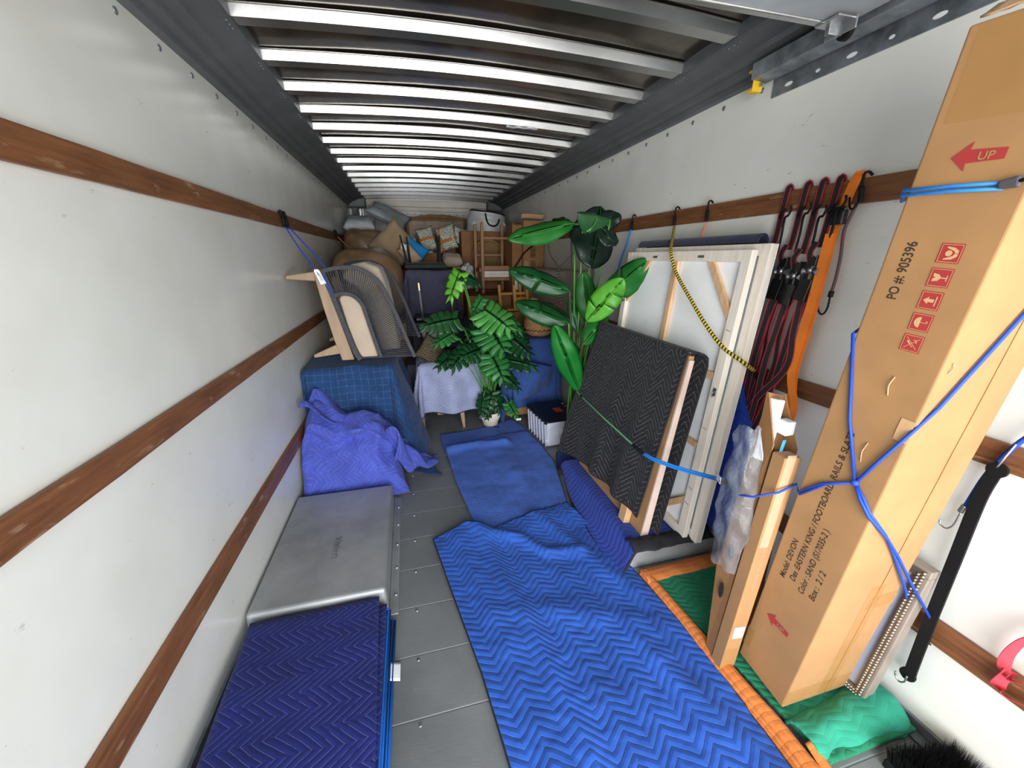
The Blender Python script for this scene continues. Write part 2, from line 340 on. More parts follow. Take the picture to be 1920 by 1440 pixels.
def pillow(name, c, u, v, t, m, parent=None, n=18, pinch=.12):
    """cushion centred at c with half-size vectors u, v and half thickness t"""
    c, u, v = Vector(c), Vector(u), Vector(v); w_ = u.cross(v).normalized(); bm = bmesh.new(); uvl = bm.loops.layers.uv.new('UVMap'); idx = {}
    for side in (1, -1):
        for j in range(n + 1):
            for i in range(n + 1):
                a, b = -1 + 2 * i / n, -1 + 2 * j / n; edge = i in (0, n) or j in (0, n)
                if side == -1 and edge: idx[side, i, j] = idx[1, i, j]; continue
                h = t * ((1 - a ** 4) * (1 - b ** 4)) ** .5 * (1 + .12 * nz(a, b, 2, side)); k1 = 1 - pinch * (1 - b * b) * abs(a) ** 3; k2 = 1 - pinch * (1 - a * a) * abs(b) ** 3
                idx[side, i, j] = bm.verts.new(c + u * a * k1 + v * b * k2 + w_ * h * side)
    for side in (1, -1):
        for j in range(n):
            for i in range(n):
                q = [idx[side, i, j], idx[side, i + 1, j], idx[side, i + 1, j + 1], idx[side, i, j + 1]]
                f = bm.faces.new(q if side == 1 else q[::-1]); f.smooth = True
                for lp in f.loops: 
                    d = lp.vert.co - c; lp[uvl].uv = (d.dot(u) / u.length, d.dot(v) / v.length)
    me = bpy.data.meshes.new('mesh'); bm.to_mesh(me); bm.free(); return link(name, me, m, parent)
def text(s, base, xdir, ydir, h, m, parent, name='printed_text', width=None, depth=.0006, shear=0, align='LEFT'):
    cu = bpy.data.curves.new('text', 'FONT'); cu.body = s; cu.size = 1; cu.extrude = 0; cu.offset = .014; cu.shear = shear; cu.align_x = align
    to = bpy.data.objects.new('t', cu); C.objects.link(to); dg = bpy.context.evaluated_depsgraph_get(); me = bpy.data.meshes.new_from_object(to.evaluated_get(dg)); bpy.data.objects.remove(to)
    xs = [v.co.x for v in me.vertices]; ys = [v.co.y for v in me.vertices]; W = max(xs) - min(xs); kx = (width / W) if width else h / .72; x0 = min(xs)
    X, Y = Vector(xdir).normalized(), Vector(ydir).normalized(); Zn = X.cross(Y)
    for v in me.vertices: p = v.co.copy(); v.co = Vector(base) + X * ((p.x - x0) * kx) + Y * (p.y * h / .72) + Zn * depth
    me.materials.clear(); return link(name, me, m, parent)
def flatpoly(polys, base, X, Y, off=.0005):
    bm = bmesh.new(); base, X, Y = Vector(base), Vector(X), Vector(Y); Zn = X.cross(Y).normalized()
    for k, poly in enumerate(polys):
        bm.faces.new([bm.verts.new(base + X * a + Y * b + Zn * off) for a, b in poly])
    me = bpy.data.meshes.new('mesh'); bm.to_mesh(me); bm.free(); return me

# ================================================================ the cargo box itself
W, YF, Y0, ZR = 2.4, 7.0, -1.2, 2.50
struct(box('floor', (-.05, W + .05, Y0, YF + .05, -.06, 0), M_floor, bev=0))
struct(box('wall_left', (-.05, 0, Y0, YF, 0, ZR), M_wall, bev=0)); struct(box('wall_right', (W, W + .05, Y0, YF, 0, ZR), M_wall, bev=0))
struct(box('wall_front', (-.05, W + .05, YF, YF + .05, 0, ZR), M_wall, bev=0))
def roof(u, v):
    x = -.05 + u * (W + .1); y = Y0 + v * (YF + .05 - Y0); ph = ((y - 1.335) / .3476) % 1.0   # the thin sheet pillows up between the bows
    pil = .006 * (1 - exp(-ph / .10) - exp(-(1 - ph) / .10)) * (1 + .5 * nz(x, int((y - 1.335) / .3476), 2.2, 5)); return Vector((x, y, 2.448 + .05 * sin(pi * max(0, min(1, x / W))) + pil + .0035 * nz(x, y, 1.6, 5)))
struct(surf('ceiling', 44, 380, roof, M_roof, thick=.02, off=1))
n_t = 0
def trim(o):
    global n_t; n_t += 1; o.name = 'trim_%d' % n_t; ORG[o.name] = Vector(o.location); return struct(o)
# steel cornices along both sides (profile from the wall up to the roof)
def cornice(mir):
    prof = [(0, 2.32), (.035, 2.322), (.038, 2.345), (.075, 2.352), (.08, 2.372), (.13, 2.38), (.14, 2.398), (.225, 2.412), (.235, 2.42), (.235, 2.47), (0, 2.47)]
    pts = [((x if not mir else W - x), Y0, z) for x, z in prof]
    o = link('trim', prism(pts, 1, (0, YF - Y0, 0)), M_steel); trim(o)
    bm = bmesh.new()
    for k in range(30):
        y = .35 + k * .2285; x = .002 if not mir else W - .002
        bmesh.ops.create_uvsphere(bm, u_segments=8, v_segments=5, radius=.011, matrix=Matrix.Translation((x, y, 2.285)) @ Matrix.Diagonal((.35, 1, 1, 1)))
    r = link('rivets', from_bm(bm, True), M_galv, o)
    bm = bmesh.new()
    for k in range(17):
        for q in range(6):
            y = 1.33 + k * .348 + (-.03, 0, .03)[q % 3]; x = .2 + .018 * (q // 3); x = x if not mir else W - x
            bmesh.ops.create_uvsphere(bm, u_segments=6, v_segments=4, radius=.004, matrix=Matrix.Translation((x, y, 2.409 + .002 * (q // 3))) @ Matrix.Diagonal((1, 1, .5, 1)))
    link('rivets', from_bm(bm, True), M_silver, o)
cornice(False); cornice(True)
# roof bows
def bow(y):
    bm = bmesh.new(); n = 30; rings = []
    prof = [(-.052, .038), (-.052, .035), (-.044, .035), (-.033, 0), (.030, 0), (.038, .035), (.048, .035), (.048, .038)]
    for i in range(n + 1):
        x = .20 + (W - .40) * i / n; z = 2.413 + .042 * sin(pi * x / W); rings.append([bm.verts.new((x, y + a, z + b)) for a, b in prof])
    for i in range(n):
        for k in range(len(prof)):
            f = bm.faces.new((rings[i][k], rings[i][(k + 1) % 8], rings[i + 1][(k + 1) % 8], rings[i + 1][k])); f.smooth = False
    bm.faces.new(rings[0]); bm.faces.new(rings[-1][::-1]); return trim(link('trim', from_bm(bm, False), M_alu))
bows = [bow(1.335 + .3476 * k) for k in range(17)]
# torn tape on one bow
tp = surf('torn_tape', 14, 4, lambda u, v: Vector((1.53 + .23 * u, 2.99 + .045 * v + .01 * nz(u * 5, v, 3), 2.440 - .006 * abs(sin(u * 9 + v * 3)) - .006)), M_white, thick=.001)
tag(tp, 'torn piece of pale tape stuck across a ceiling rib', 'tape')
# wooden tie rails
def rail(x0, x1, z0, z1, y0=-1.15, y1=6.95):
    bm = bmesh.new(); n = 60; R = []
    for i in range(n + 1):
        y = y0 + (y1 - y0) * i / n; a = .0025 * nz(y, z0, 5, 1); b = .0025 * nz(y, z1, 5, 2); R.append([bm.verts.new(p) for p in ((x0, y, z0 + a), (x1, y, z0 + b), (x1, y, z1 + a), (x0, y, z1 + b))])
    for i in range(n):
        for k in range(4): bm.faces.new((R[i][k], R[i][(k + 1) % 4], R[i + 1][(k + 1) % 4], R[i + 1][k]))
    bm.faces.new(R[0]); bm.faces.new(R[-1][::-1]); return trim(mod_bevel(link('trim', from_bm(bm, False), M_rail), .005, 2))
for z0, z1 in ((1.765, 1.848), (1.025, 1.103), (.385, .478)): rail(0, .02, z0, z1)
for z0, z1 in ((1.758, 1.842), (1.0, 1.078), (.357, .447)): rail(W - .02, W, z0, z1)
# front header, corner posts, aluminium base strips
trim(box('trim', (.2, 2.2, 6.93, 7.0, 2.335, 2.42), M_cream, bev=.004)); trim(box('trim', (.2, 2.2, 6.955, 7.0, 2.27, 2.325), M_cream, bev=.004))
bm = bmesh.new()
for k in range(17): bmesh.ops.create_uvsphere(bm, u_segments=6, v_segments=4, radius=.009, matrix=Matrix.Translation((.3 + .113 * k, 6.995, 2.235)))
trim(link('trim', from_bm(bm, True), M_galv))
for mir in (0, 1):
    f = lambda a, b: (a, b) if not mir else (W - b, W - a)
    a, b = f(.05, .13); trim(box('trim', (a, b, 6.86, 7.0, 0, 2.36), M_steel, bev=.006))
    a, b = f(.145, .175); trim(box('trim', (a, b, 6.95, 7.0, 0, 2.36), M_alu, bev=.004)); a, b = f(.19, .205); trim(box('trim', (a, b, 6.95, 7.0, 0, 2.36), M_alu, bev=.003))
    a, b = f(0, .26); trim(box('trim', (a, b, 6.78, 6.99, 2.29, 2.44), M_steel, bev=.02))
    a, b = f(0, .012); struct(box('baseboard_right' if mir else 'baseboard_left', (a, b, Y0, YF, 0, .045), M_galv, bev=.003))
    a, b = f(.012, .05); trim(box('trim', (a, b, Y0, 1.43, 0, .009), M_galv, bev=.002))
# floor rivets
bm = bmesh.new()
for k in range(-3, 8):
    for x in (.61, .715, .72 + .9, 1.78): 
        if x < .7 and k != 0: continue
        bmesh.ops.create_cone(bm, cap_ends=True, segments=12, radius1=.0075, radius2=.006, depth=.003, matrix=Matrix.Translation((x, .988 + k * .2435, .0012)))
trim(link('trim', from_bm(bm, False), M_silver))
# wheel wells
def well(mir):
    f = (lambda x: x) if not mir else (lambda x: W - x); y0, y1 = (1.487, 2.40) if not mir else (1.445, 2.38)
    t = thing('wheel_well_cover', 'grey metal wheel well cover with raised lettering, bare beside the left wall' if not mir else 'grey metal wheel well cover under the leaning canvases, mostly hidden by a dark blue blanket', 'wheel well', (f(.3), (y0 + y1) / 2, 0))
    b = boxes([[(f(a), b_, c) for a, b_, c in ((0.013, y0 + .0, 0), (.592, y0, 0), (.592, y1, 0), (0.013, y1, 0), (0.013, y0 + .02, .13), (.585, y0 + .02, .13), (.585, y1, .13), (0.013, y1, .13))]])
    o = link('cover', b, M_well, t); mod_bevel(o, .016, 4)
    fl = [tuple(sorted((f(.58), f(.632)))) + (y0 - .012, y1 + .02, 0, .006), tuple(sorted((f(.592), f(.602)))) + (y0 - .012, y1 + .02, .004, .018), tuple(sorted((f(.014), f(.58)))) + (y0 - .045, y0 + .004, 0, .006)]
    box('mounting_flange', fl, M_well, t, .002)
    for k in range(5):
        bm = bmesh.new(); bmesh.ops.create_cone(bm, cap_ends=True, segments=10, radius1=.008, radius2=.006, depth=.004, matrix=Matrix.Translation((f(.618), y0 + .1 + k * .18, .008))); link('rivet', from_bm(bm, False), M_silver, t)
    if not mir: text('U-HAUL', (.338, 1.77, .1308), (0, 1, 0), (-1, 0, 0), .032, pm('raised_metal', '8a8c8c', .45, .5), t, 'raised_lettering', width=.17, depth=.0008)
well(False); well(True)
# roll-up door stored overhead, its tracks, roller and stop
t = thing('roll_up_door', 'light grey roll-up door panel rolled back overhead near the opening', 'door', (1.2, .3, 2.29))
for k in range(3): box('door_panel', (.17, 2.23, -.62 + k * .62 + .004, -.62 + (k + 1) * .62 - .0, 2.29, 2.315), pm('grey_door_paint', '9fa5aa', .5, .2), t, .004)
box('bottom_rail', (.17, 2.23, 1.235, 1.262, 2.283, 2.318), M_alu, t, .004)
rb = box('roller_bracket', [(2.13, 2.20, 1.18, 1.26, 2.278, 2.284), (2.19, 2.196, 1.17, 1.27, 2.25, 2.285), (2.17, 2.24, 1.24, 1.256, 2.26, 2.285)], M_silver, t, .002)
bm = bmesh.new(); bmesh.ops.create_cone(bm, cap_ends=True, segments=20, radius1=.024, radius2=.024, depth=.016, matrix=Matrix.Translation((2.232, 1.235, 2.27)) @ Matrix.Rotation(pi / 2, 4, 'Y')); link('roller', from_bm(bm, False), M_black, rb)
for mir in (0, 1):
    f = (lambda x: x) if not mir else (lambda x: W - x)
    t = thing('door_track', ('slotted galvanised door track bolted along the right wall top' if mir else 'galvanised door track along the left wall top, only its end in view'), 'door track', (f(.03), .5, 2.2))
    pr = [(.0, 2.235), (.006, 2.235), (.006, 2.318), (.05, 2.322), (.05, 2.285), (.125, 2.292), (.125, 2.35), (.115, 2.352), (.115, 2.302), (.058, 2.296), (.058, 2.33), (0, 2.33)]
    o = link('track', prism([(f(a), -.6, b) for a, b in pr], 1, (0, 2.26 if mir else 2.05, 0)), M_galv, t)
    for k in range(16 if mir else 0):
        y = 1.58 - k * .125
        for j in range(1): 
            bm = bmesh.new(); p = [(f(.0068), y + .019 * cos(a) * (1 if k % 2 == 0 else .5), 2.262 + .0075 * sin(a) * (1 if k % 2 == 0 else .8)) for a in [2 * pi * q / 12 for q in range(12)]]; bm.faces.new([bm.verts.new(q) for q in p]); link('slot', from_bm(bm, False), M_white, t)
    if mir:
        st = thing('door_stop', 'yellow door stop clip at the end of the right door track', 'door stop', (2.33, 1.66, 2.28))
        box('clip', [(2.285, 2.335, 1.655, 1.66, 2.252, 2.335), (2.285, 2.335, 1.66, 1.69, 2.325, 2.335), (2.285, 2.335, 1.66, 1.69, 2.252, 2.262)], pm('yellow_paint', 'e3b81f', .5), st, .003)
        bm = bmesh.new(); bmesh.ops.create_cone(bm, cap_ends=True, segments=6, radius1=.008, radius2=.008, depth=.012, matrix=Matrix.Translation((2.318, 1.651, 2.276)) @ Matrix.Rotation(pi / 2, 4, 'X')); link('bolt', from_bm(bm, False), M_silver, st)

# ================================================================ floor blankets
def band(o_name, fn, pts, r, m, parent):
    path = [fn(*p) for p in pts]; bm = bmesh.new(); add_tube(bm, path, r, 6); me = bpy.data.meshes.new('mesh'); bm.to_mesh(me); bm.free(); return link(o_name, me, m, parent)
def edge(n, a, b): return [(a[0] + (b[0] - a[0]) * i / n, a[1] + (b[1] - a[1]) * i / n) for i in range(n + 1)]
# front blanket
def fb(u, v):
    y = .28 + v * 1.72; xl = interp(y, [(.28, 1.03), (.78, .997), (1.146, .958), (1.6, .885), (2.0, .822)])[0]; xr = interp(y, [(.28, 1.885), (.557, 1.862), (.868, 1.868), (1.178, 1.846), (1.539, 1.80), (1.8, 1.752), (2.0, 1.69)])[0]
    x = xl + (xr - xl) * u
    top = interp(u, [(0, 1.915), (.12, 1.965), (.22, 1.995), (.40, 1.895), (.55, 1.95), (1, 2.045)])[0]; y = .28 + (top - .28) * v
    z = .010 + .006 * (nz(x, y, 6, 1) + .6 * nz(x + y, y - x, 13, 2) + .35 * nz(x, y, 30, 4)) + .004
    z += ridge(x, y, [(1.05, 1.99), (1.15, 1.86), (1.3, 1.80), (1.42, 1.66), (1.60, 1.62)], .035, .022) + ridge(x, y, [(1.45, 1.98), (1.62, 1.62), (1.74, 1.30)], .05, .014) + ridge(x, y, [(1.05, 1.35), (1.4, 1.28), (1.75, 1.1)], .06, .010) + ridge(x, y, [(1.6, 1.1), (1.72, .8), (1.8, .5)], .05, .012)
    z += .01 * sm(.75, 0, u) * sm(.8, 1, v) + .020 * sm(.86, .97, v) * sm(.1, .25, u)
    return Vector((x, y, z))
fbo = surf('moving_blanket', 110, 200, fb, Q_front, None, .95, 1.7, .008, off=1); tag(fbo, 'royal blue quilted moving blanket spread over the near middle of the floor', 'moving blanket', None)
band('binding', fb, edge(60, (0, 1), (1, 1)) + edge(60, (1, 1), (1, 0))[1:], .0075, M_binding, fbo); band('binding', fb, edge(80, (0, 0), (0, 1)), .006, M_binding, fbo)
ctag = surf('care_tag', 3, 4, lambda u, v: Vector((1.655 + .03 * u + .03 * (1 - v), 1.985 + .085 * v, .026 + .004 * sin(v * 3))), M_white, fbo, thick=.001)
# middle blanket and the folded one beneath it
def fm(u, v):
    L = interp(v, [(0, 1.14, 1.86), (.1, 1.075, 2.0), (.5, 1.02, 2.5), (1, .99, 3.02)]); Rr = interp(v, [(0, 1.68, 1.97), (.1, 1.71, 2.10), (.5, 1.81, 2.58), (.8, 1.795, 2.95), (1, 1.76, 3.20)])
    x = L[0] + (Rr[0] - L[0]) * u; y = L[1] + (Rr[1] - L[1]) * u + .035 * sin(u * pi) * v
    z = .016 + .007 * (nz(x, y, 5, 11) + .7 * nz(x, y, 12, 12)) + ridge(x, y, [(1.0, 2.98), (1.3, 3.03), (1.5, 2.98)], .05, .035) + ridge(x, y, [(1.45, 2.5), (1.5, 3.0)], .07, .02) + .004
    return Vector((x, y, z))
o = surf('moving_blanket', 70, 100, fm, Q_mid, None, .8, 1.1, .008, off=1); tag(o, 'mid blue quilted blanket lying flat in the aisle, in front of the potted monstera', 'moving blanket')
band('binding', fm, edge(60, (1, 1), (1, 0)) + edge(40, (1, 0), (0, 0))[1:], .007, M_binding, o)
def ff(u, v):
    L = interp(v, [(0, .985, 2.95), (1, .97, 3.36)]); Rr = interp(v, [(0, 1.79, 3.05), (.6, 1.765, 3.38), (1, 1.70, 3.56)]); mid = .06 * sin(pi * u) * -v
    x = L[0] + (Rr[0] - L[0]) * u; y = L[1] + (Rr[1] - L[1]) * u + mid; return Vector((x, y, .006 + .003 * nz(x, y, 8, 21) + .002))
o = surf('moving_blanket', 40, 30, ff, Q_mid, None, .8, .5, .005, off=0); tag(o, 'blue blanket tucked under the mid blue aisle blanket, reaching the white pot', 'moving blanket')
# dark blue blanket over the right wheel well
def fr(u, v):
    y = 1.415 + v * 1.33; xl = interp(y, [(1.4, 1.74), (1.6, 1.715), (2.0, 1.735), (2.45, 1.80), (2.66, 1.86), (2.75, 1.90)])[0]; xr = interp(y, [(1.4, 2.26), (2.3, 2.3), (2.75, 2.12)])[0]; x = xl + (xr - xl) * u
    z = .012 + .131 * sm(1.742, 1.822, x) * sm(2.50, 2.36, y) * sm(1.405, 1.45, y + .03 * 0) + .003 * nz(x, y, 9, 31) + .010 * sm(.9, 1, v) * nz(x, y, 6, 1)
    if y < 1.46 : z = max(z, .012 + .131 * sm(1.742, 1.822, x))
    return Vector((x, y, z + .004))
o = surf('moving_blanket', 60, 110, fr, Q_right, None, .55, 1.33, .007, off=1); tag(o, 'dark blue blanket draped over the right wheel well beneath the leaning canvases', 'moving blanket')
band('binding', fr, edge(80, (0, 1), (0, 0)) + edge(50, (0, 0), (1, 0))[1:], .008, M_binding, o)
bk = surf('underlay_cloth', 40, 14, lambda u, v: Vector((1.80 + .47 * u, 1.40 + .10 * v + .015 * nz(u * 3, v, 2), .150 + .022 * sin(pi * v) * (1 + .5 * nz(u * 6, v, 2)) + .0)), M_binding, None, thick=.01); tag(bk, 'rumpled black blanket edge across the front of the right wheel well', 'blanket edge')
hb = surf('rumpled_cloth', 24, 16, lambda u, v: Vector((2.15 + .19 * u, 1.47 + .18 * v, .158 + .07 * sin(pi * u) ** .5 * sin(pi * v) ** .5 * (1 + .4 * nz(u * 4, v * 4, 1, 3)))), M_binding, None, thick=.006); tag(hb, 'crumpled black cloth behind the bottom corner of the large canvas', 'cloth')
# green and orange blanket
gt = thing('moving_blanket', 'green quilted blanket with orange borders under the tall cardboard box', 'moving blanket', (2.1, .95, 0))
def fg(u, v):
    y = .53 + v * .87; x = interp(y, [(.5, 1.99), (1.4, 1.87)])[0] + (2.372 - interp(y, [(.5, 1.99), (1.4, 1.87)])[0]) * u
    return Vector((x, y, .024 + .006 * nz(x, y, 9, 41) + ridge(x, y, [(1.98, .62), (2.2, .66), (2.37, .62)], .06, .03) * sm(.35, .1, v) * 0))
surf('green_panel', 40, 60, fg, Q_greend, gt, .5, .87, .016)
def fgb(u, v):   # plump folded near end
    x = 1.965 + .405 * u; a = pi * v; r = .055 + .022 * sm(.3, 1, u) + .01 * nz(u * 6, v * 3, 1, 5); yc = .60 + .03 * u; 
    return Vector((x + .02 * nz(u * 3, v * 2, 1, 6) * u, yc - 1.15 * r * cos(a) - .0, .006 + (.9 * r) * sin(a) + .006 * nz(u * 9, v * 5, 1, 8)))
surf('green_fold', 50, 30, fgb, Q_green, gt, .42, .25, .012)
def strips(u, v, k=0):
    y = .42 + v * .98; x0 = interp(y, [(.4, 1.868), (.62, 1.872), (.97, 1.850), (1.15, 1.842), (1.4, 1.825)])[0] + .010 * k; x1 = interp(y, [(.4, 1.965), (.55, 1.955), (.7, 1.952), (.87, 1.935), (1.0, 1.925), (1.4, 1.885)])[0] - .006 * k; wd = x1 - x0
    return Vector((x0 + wd * u, y, .008 + .011 * k + .012 * sin(pi * u) ** .6 + .004 * nz(u * 3, y, 8, k)))
for k in range(3): surf('orange_border', 10, 70, lambda u, v, k=k: strips(u, v, k), M_orcloth, gt, .09, 1.0, .006)
surf('orange_border', 50, 8, lambda u, v: Vector((1.84 + .50 * u, 1.32 + .085 * v + .012 * u, .030 + .014 * sin(pi * v) ** .6 + .004 * nz(u * 9, v, 1, 3))), M_orcloth, gt, .5, .09, .006)
surf('orange_border', 8, 8, lambda u, v: Vector((1.945 + .035 * u, .50 + .085 * v, .05 - .03 * (1 - v) + .006 * sin(pi * u))), M_orcloth, gt, .04, .09, .006)
tube('green_piping', [(1.880, 1.3, .02), (1.905, .98, .02), (1.935, .7, .022), (1.97, .42, .02)], .004, M_stem, gt)
# folded blankets beside the left wall
def folded(x0, x1, y0, y1, z0, z1, m, name, label, layers=4, seed=0, skew=(0, 0), group=None, rim=None):
    bm = bmesh.new(); uvl = bm.loops.layers.uv.new('UVMap'); h = (z1 - z0) / layers; nx, ny = 26, 36
    for k in range(layers):
        ins = .004 * ((k * 7 + seed) % 3); a, b, c, d = x0 + ins, x1 - ins * .8, y0, y1 - ins; zz = z0 + k * h; g = {}
        def P(i, j, s):
            u, v = i / nx, j / ny; x = a + (b - a) * u + skew[0] * v; y = c + (d - c) * v + skew[1] * u; rc = .03
            dx = min(u, 1 - u) * (b - a); dy = min(v, 1 - v) * (d - c); dm = min(dx, dy); hh = h / 2 * min(1, sqrt(max(0, 1 - (1 - min(1, dm / .012)) ** 2)) * .8 + .2)
            z = zz + h / 2 + s * hh * .96 + (.004 * nz(x, y, 7, seed + k) if s > 0 and k == layers - 1 else 0)
            return Vector((x, y, z))
        for s in (1, -1):
            for j in range(ny + 1):
                for i in range(nx + 1):
                    if s == -1 and (i in (0, nx) or j in (0, ny)): pass
                    g[s, i, j] = bm.verts.new(P(i, j, s))
            for j in range(ny):
                for i in range(nx):
                    q = [g[s, i, j], g[s, i + 1, j], g[s, i + 1, j + 1], g[s, i, j + 1]]; f = bm.faces.new(q if s == 1 else q[::-1]); f.smooth = True
                    for lp in f.loops: lp[uvl].uv = (lp.vert.co.x * 1 + .02 * seed, lp.vert.co.y)
        rim_ = [(i, 0) for i in range(nx)] + [(nx, j) for j in range(ny)] + [(i, ny) for i in range(nx, 0, -1)] + [(0, j) for j in range(ny, 0, -1)]
        for q in range(len(rim_)):
            p1, p2 = rim_[q], rim_[(q + 1) % len(rim_)]; f = bm.faces.new((g[-1, p1[0], p1[1]], g[-1, p2[0], p2[1]], g[1, p2[0], p2[1]], g[1, p1[0], p1[1]])); f.smooth = True
            for lp in f.loops: lp[uvl].uv = (lp.vert.co.x, lp.vert.co.y + lp.vert.co.z)
    me = bpy.data.meshes.new('mesh'); bm.to_mesh(me); bm.free(); o = link(name, me, m, None); tag(o, label, 'moving blanket', group); return o
gp = 'folded blankets stacked against the left wall'
zs = [0, .022, .044, .064, .084]
o = folded(.04, .598, .42, 1.44, .001, .022, M_teal, 'folded_blanket', 'bright teal blue folded blanket at the bottom of the stack by the left wall', 2, 1, (.012, 0), gp)
tubes('binding', [([(.606, .42, .014), (.612, .9, .014), (.618, 1.43, .014)], .006), ([(.598, .42, .024), (.604, .9, .024), (.606, 1.43, .024)], .004)], M_edgeblue, o)
folded(.030, .56, .42, 1.452, .022, .050, Q_navy, 'folded_blanket', 'dark navy folded blanket second from the bottom of the stack, edges showing towards the wall', 3, 2, (-.0, 0), gp)
o = folded(.045, .585, .42, 1.455, .050, .068, M_teal, 'folded_blanket', 'teal blue folded blanket just under the quilted top of the stack, bright blue edge showing', 2, 3, (.01, 0), gp)
tubes('binding', [([(.592, .42, .060), (.597, .9, .060), (.601, 1.45, .060)], .005), ([(.585, .42, .067), (.59, .9, .067), (.597, 1.45, .068), (.58, 1.462, .068), (.52, 1.463, .068)], .004)], M_edgeblue, o)
folded(.05, .590, .42, 1.462, .068, .092, Q_navy, 'folded_blanket', 'navy folded blanket directly beneath the topmost zigzag one by the left wall', 3, 4, (.0, 0), gp)
folded(.088, .603, .42, 1.474, .092, .122, Q_navy, 'folded_blanket', 'navy zigzag quilted blanket folded flat, topmost of the stack by the left wall', 2, 5, (-.045, .012), gp)
pp = surf('paper_slip', 6, 6, lambda u, v: Vector((.600 + .045 * u + .001 * v, 1.158 + .075 * v - .004 * u, .020 - .012 * u + .003)), M_white, None, thick=.0006); tag(pp, 'small blank white paper slip at the edge of the blanket stack', 'paper')

# ================================================================ right side: boxes, canvases, frames
BA = Vector((-.014726, -.08949, .995879)); BV = Vector((.00203, .99599, .08953)); BU = BA.cross(BV) * -1; BU = Vector((.999890, -.003342, .014485))
B0 = Vector((1.9727, .694, .040)); BW, BD, BL = .2927, .2013, 1.975
tb = thing('cardboard_box', 'very tall narrow cardboard carton standing upright by the right wall', 'cardboard box', B0)
b = link('carton', boxes([obox(B0, BA, BU * BW, BV * BD, BL)]), M_card, tb); mod_bevel(b, .006, 3)
def FD(s, t, o=.0): return B0 + BA * s + BV * t - BU * o      # dark (left) face, t measured away from the camera
def FL(s, t, o=.0): return B0 + BA * s + BU * t - BV * o      # light (near) face
# cut-open top flaps and tape
flap = surf('flap', 10, 8, lambda u, v: FD(BL + .01 + .05 * v, .01 + .18 * u, 0) + BU * (.004 + .10 * v) + BA * (.008 * nz(u * 5, v * 3, 1, 2)), M_cardl, tb, thick=.004)
tube('seam', [FL(s, .19 + .0015 * nz(s * 20, 0, 1, 3), .0015) for s in [i * .06 for i in range(34)]], .0012, M_card, tb, n=2, seg=5)
Mtape = clearmat('packing_tape', 'c39350', .30, .3, .0012)
for s0, s1, t0, t1 in ((.02, .09, -.0, BW), (.02, .56, .15, .215), (.45, .51, .17, BW)):
    surf('tape', 6, 6, lambda u, v, s0=s0, s1=s1, t0=t0, t1=t1: FL(s0 + (s1 - s0) * v, t0 + (t1 - t0) * u, .0012), Mtape, tb)
surf('tape', 6, 6, lambda u, v: FD(.07 + .10 * v, .17 + .03 * u, .0012), Mtape, tb); surf('tape', 6, 6, lambda u, v: FD(1.80 + .17 * v, .01 + .17 * u, .0012), Mtape, tb)
# printing on the left face: text reads bottom to top, letter tops away from the camera
for s, st, t, wd, h in (('PO #: 905396', 1.430, .142, .133, .022), ('Model: DEVON', .478, .146, .165, .019), ('Des :EASTERN KING / FOOTBOARD, RAILS & SLATS', .498, .113, .568, .019), ('Color : SAND (S17035-2 )', .480, .077, .268, .019), ('Box :  2 / 2', .492, .042, .120, .019)):
    text(s, FD(st, t, 0), BA, BV, h, M_print, tb, width=wd)
def arrow(sc_, tc_, tip, tail, hw, bw, s_):
    return [(sc_, tip), (sc_ + hw, tip - .03), (sc_ + bw, tip - .028), (sc_ + bw * .8, tail), (sc_ - bw * .8, tail), (sc_ - bw, tip - .028), (sc_ - hw, tip - .03)]
for sc_, tip, tail in ((1.732, .142, .055), (.290, .155, .070)):
    a = arrow(sc_, 0, tip, tail, .028, .0125, 1); me = flatpoly([a], B0, BA, BV, .0012)
    link('printed_arrow', me, M_red, tb); text('UP', FD(sc_ - .0075, .083 if sc_ > 1 else .098, .0009), -BV, BA, .015, M_card, tb, width=.024) if False else text('UP', FD(sc_ - .008, tail + .042, .0013), -BV, BA, .015, M_card, tb, width=.026)
